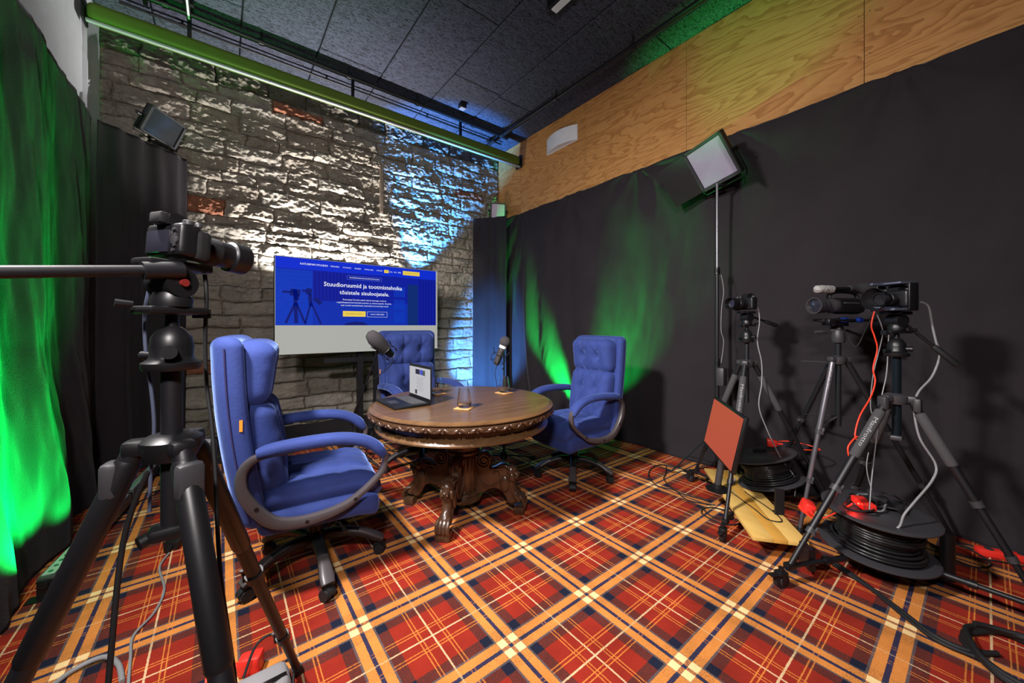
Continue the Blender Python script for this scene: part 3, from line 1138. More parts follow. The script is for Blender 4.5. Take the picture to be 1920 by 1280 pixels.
MB().lathe([(0.0, 0.035), (0.06, 0.04), (0.085, 0.06), (0.125, 0.075), (0.13, 0.095), (0.112, 0.11), (0.12, 0.12), (0.115, 0.135), (0.09, 0.14)], 40).build('column_base', M_carved, t)


def lion_foot(parent, ang):
    Mx = Matrix.Rotation(ang, 4, 'Z')
    e = MB()
    # carved bracket: extruded scroll outline
    out = [(0.095, 0.11), (0.095, 0.36), (0.115, 0.395), (0.15, 0.415), (0.185, 0.41), (0.21, 0.385), (0.212, 0.35), (0.195, 0.325), (0.205, 0.30), (0.24, 0.315), (0.275, 0.335), (0.315, 0.335),
           (0.345, 0.315), (0.355, 0.27), (0.345, 0.22), (0.355, 0.17), (0.375, 0.13), (0.40, 0.10), (0.36, 0.06), (0.325, 0.07), (0.31, 0.11), (0.28, 0.15), (0.245, 0.165), (0.20, 0.155), (0.15, 0.125)]
    e.prism(out, 0.056, Mx)
    br = e.build('carved_foot', M_carved, parent, angle=50)
    bv = br.modifiers.new('bevel', 'BEVEL'); bv.width = 0.008; bv.segments = 2
    # volutes on both sides
    m1 = MB()
    for sg in (-1, 1):
        sp = []
        for i in range(40):
            th = i / 39 * 2.6 * 2 * PI * 0.85
            rr = 0.056 * (1 - 0.8 * i / 39)
            sp.append((0.158 + rr * math.cos(th + 2.6), 0.033 * sg, 0.355 + rr * math.sin(th + 2.6)))
        m1.tube(sp, 0.008, 6, M=Mx)
        m1.tube(cat([(0.10, .033 * sg, .30), (0.12, .034 * sg, .22), (0.17, .035 * sg, .175), (0.23, .035 * sg, .185), (0.265, .034 * sg, .23), (0.255, .033 * sg, .28), (0.225, .033 * sg, .27)], 5), 0.008, 6, M=Mx)
        m1.ell((0.305, 0.033 * sg, 0.20), (0.035, 0.014, 0.06), 10, Mx)
        m1.tube(cat([(0.21, .033 * sg, .30), (0.25, .036 * sg, .30), (0.30, .036 * sg, .31), (0.33, .034 * sg, .29)], 5), 0.009, 6, M=Mx)
    m1.build('scroll', M_carved, br)
    # lion head
    h = MB()
    h.ell((0.345, 0, 0.285), (0.040, 0.040, 0.045), 14, Mx)
    h.ell((0.382, 0, 0.268), (0.024, 0.024, 0.020), 12, Mx)
    h.ell((0.403, 0, 0.275), (0.008, 0.013, 0.008), 8, Mx)
    h.ell((0.378, 0, 0.243), (0.018, 0.016, 0.012), 8, Mx)
    for sg in (-1, 1):
        h.ell((0.371, 0.017 * sg, 0.302), (0.013, 0.012, 0.010), 8, Mx)
        h.ell((0.335, 0.036 * sg, 0.315), (0.012, 0.010, 0.014), 8, Mx)
        h.ell((0.392, 0.013 * sg, 0.260), (0.012, 0.012, 0.011), 8, Mx)
        h.ell((0.355, 0.032 * sg, 0.25), (0.022, 0.016, 0.035), 8, Mx)
    h.ell((0.352, 0, 0.225), (0.028, 0.030, 0.035), 10, Mx)
    h.build('lion_head', M_carved, br)
    # paw
    p = MB()
    p.tube(cat([(0.345, 0, .24), (0.345, 0, .19), (0.36, 0, .15), (0.385, 0, .115), (0.405, 0, .085)], 4), [.03] * 5 + [.031] * 5 + [.035] * 7, 12, M=Mx)
    for k in range(4):
        y_ = (k - 1.5) * 0.021
        p.tube(cat([(0.385, y_ * 0.8, .125), (0.415, y_, .118), (0.437, y_ * 1.05, .095), (0.444, y_ * 1.05, .066), (0.438, y_, .05)], 4), [.010] * 4 + [.0125] * 5 + [.014] * 5 + [.012] * 3, 8, M=Mx)
        p.ell((0.447, y_ * 1.05, 0.052), (0.007, 0.006, 0.009), 6, Mx)
    p.build('paw', M_carved, br)
    q = MB(); q.rbox((0.405, 0, 0.026), (0.075, 0.088, 0.052), 0.008, 4, None, Mx)
    q.build('foot_block', M_carved, br)


for a in (222.5, 132, 42, -48):
    lion_foot(t, R(a))

# ------------------------------------------------------------------ things on the table
ZT = 0.7655
t = thing('laptop', 'open black laptop with a lit white page on the table', 'laptop', (0.985, 2.472, ZT))
mb = MB(); mb.rbox((-0.005, 0, 0.009), (0.255, 0.365, 0.016), 0.006, 4); base = mb.build('keyboard_base', M_black, t)
mk = MB()
for r_ in range(5):
    for c_ in range(14):
        mk.box((0.085 - r_ * 0.0195, -0.145 + c_ * 0.0222, 0.0182), (0.0155, 0.0175, 0.003))
mk.build('keys', mat('dark_key_plastic', (0.05, 0.05, 0.055), 0.5), base, smooth=False)
ml = MB()
for r_ in range(5):
    for c_ in range(14):
        ml.box((0.086 - r_ * 0.0195, -0.147 + c_ * 0.0222, 0.0199), (0.004, 0.005, 0.0004))
ml.build('key_legends', flat_emit('key_legend_glow', (0.6, 0.6, 0.65), 0.8), base, smooth=False)
MB().box((-0.075, 0.0, 0.0174), (0.06, 0.10, 0.001)).build('touchpad', M_dark, base, smooth=False)
mb = MB(); mb.rbox((0.122, 0, 0.135), (0.009, 0.365, 0.242), 0.004, 4); lid = mb.build('screen_lid', M_black, t)
MB().box((0.1172, 0, 0.137), (0.0012, 0.345, 0.20)).build('screen', flat_emit('laptop_page', (0.50, 0.50, 0.53)), lid, smooth=False)
for (y_, z_, w_, h_, c_) in ((0.03, .205, .07, .035, (0.02, .02, .05)), (-0.035, .205, .05, .035, (0.05, .08, .5)), (-0.075, .203, .035, .035, (.08, .1, .06)), (0.055, .06, .03, .03, (.03, .03, .03))):
    MB().box((0.1163, y_, z_), (0.001, w_, h_)).build('page_picture', flat_emit('page_picture_ink', c_), lid, smooth=False)
for k in range(9):
    MB().box((0.1163, -0.01, .165 - k * .011), (0.0006, 0.13 - 0.02 * (k % 3), .0022)).build('page_text_line', flat_emit('page_text_ink', (0.3, 0.3, 0.33)), lid, smooth=False)


def tumbler(x, y, label):
    g = thing('glass_tumbler', label, 'glass', (x, y, ZT + 0.0045), 0, 'clear tumblers on coasters')
    MB().lathe([(0.0, 0.0), (0.030, 0.0), (0.040, 0.006), (0.0455, 0.022), (0.046, 0.035), (0.041, 0.075), (0.034, 0.125), (0.0328, 0.125), (0.0395, 0.075), (0.0443, 0.036), (0.0435, 0.024), (0.036, 0.012), (0.0, 0.010)], 32).build('bowl', M_glass, g, angle=70)


def coaster(x, y, rz, label):
    mb = MB(); mb.rbox((0, 0, 0.002), (0.105, 0.105, 0.004), 0.002, 4)
    o = mb.build('coaster', M_cork, None)
    o.location = (x, y, ZT); o.rotation_euler = (0, 0, rz)
    tag(o, label, 'coaster', 'square cork coasters')


for (x, y, rz, l1, l2) in ((1.235, 2.08, 0.6, 'empty clear tumbler nearest the table edge', 'square cork coaster under the nearest tumbler'),
                           (1.766, 2.36, 0.2, 'empty clear tumbler at the far right, before the microphone', 'square cork coaster under the far right tumbler'),
                           (1.325, 2.655, 0.3, 'empty clear tumbler half hidden behind the laptop screen', 'square cork coaster under the tumbler behind the laptop')):
    coaster(x, y, rz, l2)
    tumbler(x, y, l1)

# ------------------------------------------------------------------ television
TW, TH = 1.69, 0.945
t = thing('television', 'large television on a floor stand showing a blue studio web page', 'television', (0.395 + TW / 2, 4.15, 0))
mb = MB(); mb.rbox((0, 0.03, 1.4925), (TW + 0.012, 0.05, TH + 0.014), 0.006, 4); mb.build('frame', M_black, t)
Zt = 1.965


def tx(u): return -TW / 2 + TW * u
def tz(v): return Zt - TH * v


scr = MB().box((0, 0.0035, 1.4925), (TW, 0.003, TH)).build('screen', flat_emit('screen_grey', (0.40, 0.405, 0.37)), t, smooth=False)
E_hdr = flat_emit('screen_header_blue', (0.0, 0.022, 0.60))
E_hero = flat_emit('screen_hero_blue', (0.0, 0.009, 0.32))
E_brick = flat_emit('screen_brick_blue', (0.0, 0.035, 0.47))
E_brick2 = flat_emit('screen_brick_dark', (0.0, 0.024, 0.40))
E_sil = flat_emit('screen_silhouette_blue', (0.0, 0.006, 0.16))
E_cur = flat_emit('screen_curtain_blue', (0.0, 0.004, 0.24))
E_teal = flat_emit('screen_teal', (0.0, 0.02, 0.16))
E_wht = flat_emit('screen_white', (0.85, 0.87, 0.95))
E_yel = flat_emit('screen_yellow', (0.80, 0.58, 0.08))
E_ink = flat_emit('screen_ink', (0.25, 0.17, 0.02))
E_line = flat_emit('screen_outline_blue', (0.12, 0.2, 0.8))


def quad(name, u0, v0, u1, v1, m, lay=1):
    y = 0.0018 - 0.0006 * lay
    mb = MB()
    mb.add([(tx(u0), y, tz(v0)), (tx(u0), y, tz(v1)), (tx(u1), y, tz(v1)), (tx(u1), y, tz(v0))], [(0, 1, 2, 3)])
    mb.build(name, m, scr, smooth=False, fix=False)


def poly(name, pts, m, lay=2):
    y = 0.0018 - 0.0006 * lay
    mb = MB()
    for pl in pts:
        mb.add([(tx(u), y, tz(v)) for u, v in pl], [tuple(range(len(pl)))])
    return mb.build(name, m, scr, smooth=False, fix=False)


def text(body, u0, u1, v, m, name='lettering', bold=0.0, lay=3):
    me = text_mesh(body, (u1 - u0) * TW, 0.1, bold)
    ys_ = [q.co.y for q in me.vertices]
    mid = (min(ys_) + max(ys_)) / 2
    y = 0.0018 - 0.0006 * lay
    for q in me.vertices:
        q.co = V((tx(u0) + q.co.x, y, tz(v) + q.co.y - mid))
    me.materials.clear(); me.materials.append(m)
    obj(name, me, scr)


quad('page_hero', 0.002, 0.118, 0.988, 0.702, E_hero, 1)
quad('page_header', 0.002, 0.003, 0.988, 0.118, E_hdr, 1)
quad('picture_wall', 0.002, 0.125, 0.19, 0.70, E_brick, 1.4)
quad('picture_wall', 0.19, 0.44, 0.80, 0.70, E_brick2, 1.4)
rows = []
for k in range(12):
    v_ = 0.15 + k * 0.045
    u_ = 0.01 + 0.03 * (k % 3)
    while u_ < 0.16:
        w_ = 0.02 + 0.02 * random.random()
        rows.append([(u_, v_), (u_, v_ + 0.006), (min(u_ + w_, .188), v_ + 0.006), (min(u_ + w_, .188), v_)])
        u_ += w_ + 0.03 * random.random() + 0.01
poly('picture_joints', rows, E_brick2, 1.8)['kind'] = 'stuff'
poly('picture_curtain_folds', [[(u_, .128), (u_, .435), (u_ + .008, .435), (u_ + .008, .128)] for u_ in [0.20 + 0.02 * k for k in range(11)]], E_cur, 1.8)
poly('picture_curtain_folds', [[(u_, .128), (u_, .70), (u_ + .011, .70), (u_ + .011, .128)] for u_ in [0.86 + 0.022 * k for k in range(6)]], E_cur, 1.8)
quad('picture_doorway', 0.775, 0.2, 0.85, 0.70, E_teal, 1.6)
for k in range(3):
    poly('picture_books', [[(0.68 + i * .013, .24 + k * .155), (0.68 + i * .013, .36 + k * .155), (0.689 + i * .013, .36 + k * .155), (0.689 + i * .013, .235 + k * .155)] for i in range(6)], E_brick, 1.8)
S = []


def bar(u0, v0, u1, v1, w_):
    du, dv = u1 - u0, (v1 - v0) * TH / TW
    L_ = math.hypot(du, dv)
    nx_, ny_ = -dv / L_ * w_, du / L_ * w_ * TW / TH
    S.append([(u0 + nx_, v0 + ny_), (u0 - nx_, v0 - ny_), (u1 - nx_, v1 - ny_), (u1 + nx_, v1 + ny_)])


bar(0.035, .36, 0.08, .36, .006); bar(0.075, .36, 0.125, .37, .02); bar(0.095, .33, 0.11, .44, .012); bar(0.10, .40, 0.105, .68, .010)
bar(0.10, .47, 0.052, .68, .006); bar(0.105, .47, 0.15, .68, .006); bar(0.135, .34, 0.16, .34, .006); bar(0.155, .34, 0.185, .35, .018)
bar(0.175, .37, 0.18, .5, .01); bar(0.178, .48, 0.15, .69, .005); bar(0.18, .46, 0.235, .69, .005); bar(0.20, .42, 0.235, .47, .012)
poly('picture_tripods', S, E_sil, 2.2)
poly('picture_table', [[(0.36, .70), (0.38, .675), (0.43, .66), (0.48, .665), (0.51, .70)]], E_sil, 2.0)
text('KATUSEPAPI STUUDIO', 0.125, 0.272, 0.059, E_wht, bold=0.0010)
for b_, a0, a1 in (('TEENUSED', .285, .336), ('STUUDIOD', .357, .406), ('GALERII', .426, .464), ('VÕIMALUSED', .485, .543), ('HINNAD', .564, .601)):
    text(b_, a0, a1, 0.0595, E_wht)
quad('language_button', .613, .044, .643, .080, E_yel, 2)
text('EST', .620, .636, .062, E_ink)
for b_, a0 in (('ENG', .650), ('RUS', .679), ('FIN', .708)):
    text(b_, a0, a0 + .018, .063, E_wht)
quad('booking_button', .741, .036, .862, .086, E_yel, 2)
text('BRONEERI STUUDIO', .756, .848, .061, E_ink)


def outline(u0, v0, u1, v1, m, w_=0.0012):
    h_ = w_ * TW / TH
    poly('button_outline', [[(u0, v0), (u0, v0 + h_), (u1, v0 + h_), (u1, v0)], [(u0, v1 - h_), (u0, v1), (u1, v1), (u1, v1 - h_)],
                            [(u0, v0), (u0, v1), (u0 + w_, v1), (u0 + w_, v0)], [(u1 - w_, v0), (u1 - w_, v1), (u1, v1), (u1, v0)]], m, 2.4)


outline(.382, .146, .596, .188, E_line)
text('PROFESSIONAALNE SALVESTUSSTUUDIO', .396, .582, .167, E_wht)
text('Stuudioruumid ja tootmistehnika', .25, .735, .262, E_wht, bold=0.0008)
text('tõsistele sisuloojatele.', .338, .646, .343, E_wht, bold=0.0008)
text('Katusepapi Stuudio pakub täisvarustusega ruume ja', .357, .627, .417, E_wht)
text('ringhäälingutasemel tehnikat podcasti- ja videotootjatele. Stuudiot', .322, .661, .449, E_wht)
text('saab rentida tunnipõhiselt, minimaalne broneering 2 tundi.', .345, .641, .481, E_wht)
quad('booking_button', .357, .542, .494, .604, E_yel, 2)
text('BRONEERI STUUDIO', .378, .473, .573, E_ink)
outline(.504, .544, .633, .606, E_wht)
text('VAATA TEENUSEID', .523, .614, .575, E_wht)
# floor stand
px_ = -0.04
MB().box((px_, 0.11, 0.80), (0.06, 0.05, 1.56)).build('stand_column', M_blackm, t, smooth=False)
MB().box((px_ + 0.18, 0.11, 0.80), (0.06, 0.05, 1.56)).build('stand_column', M_blackm, t, smooth=False)
MB().box((px_ + 0.09, 0.11, 0.93), (0.9, 0.03, 0.05)).build('crossbar', M_blackm, t, smooth=False)
MB().box((px_ + 0.09, 0.075, 1.5), (0.5, 0.04, 0.45)).build('wall_plate', M_blackm, t, smooth=False)
for sg in (-1, 1):
    MB().box((px_ + 0.09 + sg * 0.28, 0.1, 0.03), (0.06, 0.62, 0.05)).build('stand_foot', M_blackm, t, smooth=False)
MB().box((px_ + 0.09, 0.11, 0.04), (0.56, 0.06, 0.05)).build('stand_base', M_blackm, t, smooth=False)
# lamps fixed behind the set: white bar on the top of the stand, blue heads at its right edge
lamp = thing('led_bar', 'white LED bar hidden behind the television', 'lamp', (1.2, 4.86, 1.74))
MB().box((0, 0, 0), (1.5, 0.05, 0.05)).build('housing', M_black, lamp, smooth=False)
MB().box((0, 0.0, 0.027), (1.46, 0.036, 0.004)).build('lens_strip', flat_emit('white_led_strip', (1, 0.98, 0.95), 4), lamp, smooth=False)
MB().box((0, -0.30, 0), (0.05, 0.58, 0.03)).build('mount_arm', M_black, lamp, smooth=False)
for k, x_ in enumerate((-0.5, 0.0, 0.5)):
    light('white_wash', 'SPOT', (1.10 + x_, 4.86, 1.78), (1.0 + x_ * 1.6, 4.95, 3.4), 230, (1.0, 0.97, 0.93), lamp, spot_size=R(108), spot_blend=1.0, shadow_soft_size=0.03)
lamp = thing('spot_lamp', 'small blue spot lamp hidden behind the right edge of the television', 'lamp', (2.03, 4.45, 1.75))
mb = MB(); mb.lathe([(0.03, -0.05), (0.04, -0.02), (0.045, 0.05), (0.038, 0.05), (0.035, 0.02)], 20); mb.build('housing', M_black, lamp)
MB().cyl((0, -0.02, -0.05), (-0.02, -0.12, -0.08), 0.012).build('mount_arm', M_black, lamp)
light('blue_wash', 'SPOT', (2.05, 4.74, 1.78), (2.45, 5.0, 3.2), 1500, (0.06, 0.34, 1.0), lamp, spot_size=R(56), spot_blend=0.5, shadow_soft_size=0.03)
light('white_hot', 'SPOT', (2.05, 4.47, 1.78), (2.85, 5.05, 2.08), 90, (1.0, 0.95, 0.88), lamp, spot_size=R(42), spot_blend=0.6, shadow_soft_size=0.03)
lamp = thing('floor_lamp', 'blue uplight on the floor behind the far chair, tinting the corner curtain', 'lamp', (2.35, 4.2, 0))
mb = MB(); mb.rbox((0, 0, 0.09), (0.16, 0.1, 0.14), 0.02, 4); mb.build('housing', M_black, lamp)
MB().box((0, 0, 0.01), (0.2, 0.16, 0.02)).build('base_plate', M_black, lamp, smooth=False)
light('blue_floor_wash', 'SPOT', (2.36, 4.25, 0.2), (3.25, 4.8, 0.85), 900, (0.08, 0.33, 1.0), lamp, spot_size=R(62), spot_blend=0.5, shadow_soft_size=0.05)
light('pale_floor_wash', 'SPOT', (2.36, 4.25, 0.2), (2.85, 5.05, 0.9), 16, (0.8, 0.85, 1.0), lamp, spot_size=R(50), spot_blend=0.6, shadow_soft_size=0.05)

# ------------------------------------------------------------------ green LED bars on the floor
G = (0.0, 1.0, 0.11)


def led_bar(label, loc, rz, L, lights):
    b = thing('led_bar', label, 'lamp', loc, rz, 'green LED floor bars')
    hs = MB(); hs.rbox((0, 0, 0.065), (0.065, L, 0.07), 0.008, (4, 4, 4)); hs = hs.build('housing', M_dark, b)
    MB().box((0, 0, 0.1015), (0.045, L - 0.04, 0.004)).build('lens_strip', mat('frosted_lens', (0.35, 0.4, 0.38), 0.2), hs, smooth=False)
    ml_ = MB()
    for k in range(int(L / 0.05)):
        ml_.cyl((0, -L / 2 + 0.045 + k * 0.05, 0.1035), (0, -L / 2 + 0.045 + k * 0.05, 0.106), 0.009, n=10)
    ml_.build('led_lens', flat_emit('green_led', (0.05, 0.8, 0.2), 0.15), hs)
    for sg in (-1, 1):
        mb = MB()
        mb.box((0, sg * (L / 2 + 0.008), 0.045), (0.05, 0.006, 0.09))
        mb.box((0, sg * (L / 2 + 0.0), 0.003), (0.12, 0.06, 0.006))
        mb.cyl((0, sg * (L / 2 + 0.008), 0.07), (0, sg * (L / 2 + 0.024), 0.07), 0.016, n=10)
        mb.build('bracket', M_black, b, smooth=False)
    for (p, tg, pw, sz, bl) in lights:
        light('green_wash', 'SPOT', p, tg, pw, G, b, spot_size=R(sz), spot_blend=bl, shadow_soft_size=0.04)
        lo = bpy.data.objects[-1] if False else None
    return b


led_bar('green LED bar on the floor along the left curtain, nearest to the camera', (-0.60, 3.27, 0), R(-7), 1.02,
        [((-0.64, 2.78, 0.13), (-0.86, 2.62, 1.2), 260, 95, 0.8), ((-0.62, 3.0, 0.13), (-0.86, 2.95, 1.0), 200, 95, 0.8), ((-0.60, 3.3, 0.13), (-0.86, 3.2, 0.7), 60, 90, 0.8),
         ((-0.58, 3.05, 0.13), (3.65, 1.1, 3.85), 520, 16, 0.9)])
led_bar('green LED bar on the floor further along the left curtain, towards the stone wall', (-0.50, 4.13, 0), R(-7), 0.6, [])
led_bar('green LED bar on the floor between right blue chair and curtain', (3.33, 3.10, 0), R(0), 0.5,
        [((3.37, 3.16, 0.14), (3.78, 4.02, 1.40), 2600, 33, 0.9), ((3.36, 3.06, 0.14), (3.66, 2.68, 1.15), 1700, 38, 0.9), ((3.34, 3.0, 0.14), (3.76, 2.1, 1.45), 800, 34, 1.0)])

#PART4
# ------------------------------------------------------------------ tripods and cameras
def lerp(a, b, t):
    return V(a) * (1 - t) + V(b) * t


def leg_tube(parent, p0, p1, r, m, sections=((0, .42), (.38, .74), (.70, 1.0)), clamp_m=M_blackm, foam=None, flat=1.0, foot=True):
    """telescopic leg: nested tubes, clamps at the joints, rubber foot"""
    p0, p1 = V(p0), V(p1)
    d = (p1 - p0).normalized()
    mb = MB()
    k = len(sections)
    for i, (a, b_) in enumerate(sections):
        mb.cyl(lerp(p0, p1, a), lerp(p0, p1, b_), r * (1 - 0.16 * i), n=14)
    leg = mb.build('leg', m, parent)
    side = V((0, 0, 1)).cross(d).normalized()
    for i, (a, b_) in enumerate(sections[:-1]):
        q = lerp(p0, p1, b_)
        rr = r * (1 - 0.16 * i)
        mc = MB()
        mc.cyl(q - d * 0.016, q + d * 0.012, rr * 1.28, n=14)
        mc.box(q + side * rr * 1.25, (rr * 1.1, rr * 1.1, 0.022))
        mc.tube([q + side * rr * 1.5, q + side * rr * 1.55 - d * 0.03], rr * 0.4, 6, rr * 0.22)
        mc.build('leg_clamp', clamp_m, leg)
    if foam:
        a, b_ = foam
        MB().tube([lerp(p0, p1, a), lerp(p0, p1, a + .01), lerp(p0, p1, b_ - .01), lerp(p0, p1, b_)], [r * 1.15, r * 1.3, r * 1.3, r * 1.15], 14).build('foam_grip', M_foam, leg)
    if foot:
        MB().cyl(p1 - d * 0.04, p1, r * 0.85, r * 0.95, n=12).build('rubber_foot', M_blackr, leg)
    return leg


def spider(parent, apex, feet, r, m):
    mb = MB()
    a = V(apex)
    mb.lathe([(0.02, -0.035), (r * 1.0, -0.03), (r * 1.25, -0.005), (r * 1.25, 0.012), (r * 0.9, 0.022), (0.02, 0.024)], 24, Matrix.Translation(a))
    for f in feet:
        d = V((f[0] - a.x, f[1] - a.y, 0)).normalized()
        mb.rbox((0, 0, 0), (0.05, 0.042, 0.034), 0.01, 4, None, dirM(a + d * r * 1.25, d))
    return mb.build('collar', m, parent)


def fluid_head(parent, base, aimd, handle, knob=M_red, s=1.0, m=M_black, hr=1.0, kr=0.013):
    """bowl, levelling plate, pan-and-tilt body and a pan handle; base = top of the column (local coords)"""
    bse = V(base)
    T = Matrix.Translation(bse) @ Matrix.Scale(s, 4)
    MB().lathe([(0.0, -0.01), (0.046, -0.01), (0.050, -0.004), (0.050, 0.006), (0.040, 0.012), (0.036, 0.02), (0.037, 0.04), (0.034, 0.06), (0.022, 0.078), (0.012, 0.084), (0.011, 0.108), (0.0, 0.108)], 28, T).build('ball_head', m, parent)
    q = MB()
    q.cyl((0, -0.03, 0.03), (0, -0.058, 0.03), 0.012, 0.014, 12, T)
    q.build('ball_lock_knob', m, parent)
    q = MB()
    q.cyl((-0.03, 0.02, 0.02), (-0.05, 0.04, 0.02), 0.008, 0.010, 10, T)
    q.build('pan_lock_knob', m, parent)
    A = T @ dirM((0, 0, 0), (aimd[0], aimd[1], 0))
    q = MB()
    q.rbox((0, 0, 0.117), (0.115, 0.06, 0.016), 0.006, 4, None, A)
    q.box((0.06, 0.0, 0.112), (0.02, 0.03, 0.02), A)
    q.cyl((-0.062, 0.01, 0.128), (-0.085, 0.02, 0.130), 0.006, 0.008, 8, A)
    q.build('levelling_plate', m, parent)
    q = MB()
    q.lathe([(0.0, 0.125), (0.034, 0.125), (0.036, 0.14), (0.030, 0.155), (0.0, 0.157)], 20, A)
    q.cyl((0, -0.034, 0.176), (0, 0.034, 0.176), 0.031, n=22, M=A)
    q.rbox((0, 0, 0.168), (0.05, 0.05, 0.05), 0.012, 4, None, A)
    q.rbox((0.005, 0, 0.214), (0.125, 0.056, 0.018), 0.005, 4, None, A)
    q.cyl((0.03, 0.03, 0.214), (0.03, 0.05, 0.214), 0.009, n=10, M=A)
    body = q.build('pan_head', m, parent)
    q = MB(); q.cyl((0, -0.034, 0.176), (0, -0.041, 0.176), kr, n=14, M=A)
    q.build('dial', knob, body)
    h0 = A @ V((-0.02, -0.028, 0.2))
    h1 = V(handle)
    hd = MB()
    hd.cyl(h0 - (h1 - h0).normalized() * 0.02, h0 + (h1 - h0).normalized() * 0.045, 0.0125 * s * hr, n=12)
    hd.cyl(h0, h1, 0.0075 * s * hr, n=12)
    hd = hd.build('pan_handle', M_blackm, parent)
    MB().tube([lerp(h0, h1, 0.62), lerp(h0, h1, 0.64), lerp(h0, h1, 0.97), h1], [0.011 * s * hr, 0.0145 * s * hr, 0.0155 * s * hr, 0.012 * s * hr], 14).build('handle_grip', M_blackr, hd)
    return bse.z + 0.223 * s


def leg_lettering(parent, body, p0, p1, t0, t1, r, m):
    me = text_mesh(body, (V(p1) - V(p0)).length * (t1 - t0), 0.05, 0.0)
    a = lerp(p0, p1, t0)
    d = (V(p1) - V(p0)).normalized()
    camd = (V((0, 0, 1.3)) - parent.location - a)
    nrm = (camd - d * camd.dot(d)).normalized()
    up = nrm.cross(d)
    ys_ = [q.co.y for q in me.vertices]
    mid = (min(ys_) + max(ys_)) / 2
    hh = max(ys_) - min(ys_)
    k = min(1.0, r * 0.75 / hh)
    for q in me.vertices:
        q.co = a + d * q.co.x + up * ((q.co.y - mid) * k) + nrm * (r * 1.03)
    me.materials.clear(); me.materials.append(m)
    return me


M_leglet = mat('pale_lettering', (0.3, 0.29, 0.3), 0.5)

# --- foreground tripod on the left
C0 = V((-0.085, 1.083, 0))
t = thing('camera_tripod', 'big black foreground tripod with its pan handle reaching past the left edge', 'tripod', C0)
ap = V((0, 0, 1.045))
feet = [V((-0.545, 1.17, 0)) - C0, V((0.11, 0.55, 0)) - C0, V((0.227, 1.588, 0)) - C0]
for i, f in enumerate(feet):
    d = V((f.x, f.y, 0)).normalized()
    p0 = ap + d * 0.06 + V((0, 0, -0.005))
    lg = leg_tube(t, p0, f, 0.019, M_blackm, ((0, .47), (.42, .78), (.74, 1.0)))
    MB().rbox((0, 0, 0), (0.03, 0.046, 0.075), 0.01, 4, None, dirM(p0 + (f - p0).normalized() * 0.06 + d * 0.012, d)).build('leg_release', M_dark, lg)
    dd = (f - p0).normalized()
    MB().tube([p0 + dd * 0.02, p0 + dd * 0.03, p0 + dd * 0.40, p0 + dd * 0.41], [0.019, 0.0225, 0.0225, 0.019], 14).build('leg_sleeve', M_black, lg)
spider(t, ap, feet, 0.042, M_black)
MB().cyl((0, 0, 0.87), (0, 0, 1.215), 0.0185, n=20).build('centre_column', M_blackm, t)
mb = MB(); mb.rbox((0, 0, 0.86), (0.075, 0.05, 0.03), 0.01, 4); mb.cyl((-0.03, 0, 0.855), (-0.05, -0.01, 0.85), 0.014, n=10); mb.build('column_hook', M_black, t)
zt = fluid_head(t, (0, 0, 1.215), (0.8, 0.6), V((-0.33, -0.19, 1.362)), s=1.0, hr=1.45, knob=mat('dull_red_dial', (0.16, 0.012, 0.01), 0.5), kr=0.008)


def mirrorless(name, label, loc, d, pitch=0.0, lens_len=0.12, lens_r=0.037, hood=True, group=None):
    c = thing(name, label, 'camera', loc, math.atan2(d[1], d[0]), group)
    c.rotation_euler = (0, pitch, math.atan2(d[1], d[0]))
    b = MB(); b.rbox((0, 0, 0.052), (0.052, 0.132, 0.088), 0.012, (6, 8, 8)); b.build('body', M_black, c)
    b = MB(); b.rbox((0.032, -0.052, 0.045), (0.045, 0.034, 0.085), 0.014, 6); b.build('grip', M_blackr, c)
    b = MB(); b.prism([(-0.03, .09), (-0.028, .118), (-0.012, .124), (0.014, .118), (0.028, .092)], 0.052); vf = b.build('viewfinder_hump', M_black, c)
    b = MB(); b.rbox((-0.036, 0, .105), (0.024, 0.042, 0.030), 0.006, 4); b.build('eyecup', M_blackr, vf)
    b = MB(); b.rbox((-0.028, 0.012, .045), (0.008, 0.08, 0.06), 0.003, 4); sc_ = b.build('rear_screen', M_lens, c)
    q = MB()
    for (y_, z_) in ((-0.043, .075), (-0.05, .06), (-0.05, .033), (-0.045, .02)):
        q.cyl((-0.026, y_, z_), (-0.0305, y_, z_), 0.0045, n=8)
    q.lathe([(0.013, 0), (0.013, 0.004), (0.006, 0.005)], 16, Matrix.Translation((-0.026, -0.047, 0.047)) @ Matrix.Rotation(-PI / 2, 4, 'Y'))
    q.build('button', M_dark, c)
    for (x_, y_, r_) in ((0.0, -0.05, .013), (-0.005, 0.048, .012), (0.022, -0.055, .008)):
        MB().lathe([(r_, 0.094), (r_, 0.104), (r_ * .8, 0.106), (0, .106)], 16, Matrix.Translation((x_, y_, 0))).build('dial', M_dark, c)
    L = lens_len
    X = Matrix.Translation((0.024, 0.004, 0.05)) @ Matrix.Rotation(PI / 2, 4, 'Y')
    R_ = lens_r
    ln = MB().lathe([(0.0, 0), (R_ * .85, 0), (R_ * .85, .012), (R_ * .95, .016), (R_ * .95, L * .3), (R_ * 1.02, L * .32), (R_ * 1.02, L * .5), (R_ * .95, L * .52), (R_ * .95, L * .7), (R_ * 1.0, L * .72)] + ([(R_ * 1.16, L * .74), (R_ * 1.18, L), (R_ * 1.1, L), (R_ * 1.05, L * .74), (R_ * .9, L * .7), (0, L * .68)] if hood else [(R_, L), (R_ * .85, L), (R_ * .8, L * .9), (0, L * .88)]), 30, X).build('lens', M_black, c)
    MB().lathe([(0, L * .80), (R_ * .75, L * .79), (R_ * .8, L * .76)], 24, X).build('front_glass', M_lens, ln)
    MB().lathe([(R_ * 1.03, L * .34), (R_ * 1.035, L * .36), (R_ * 1.035, L * .47), (R_ * 1.03, L * .49)], 30, X).build('focus_ring', M_blackr, ln)
    return c


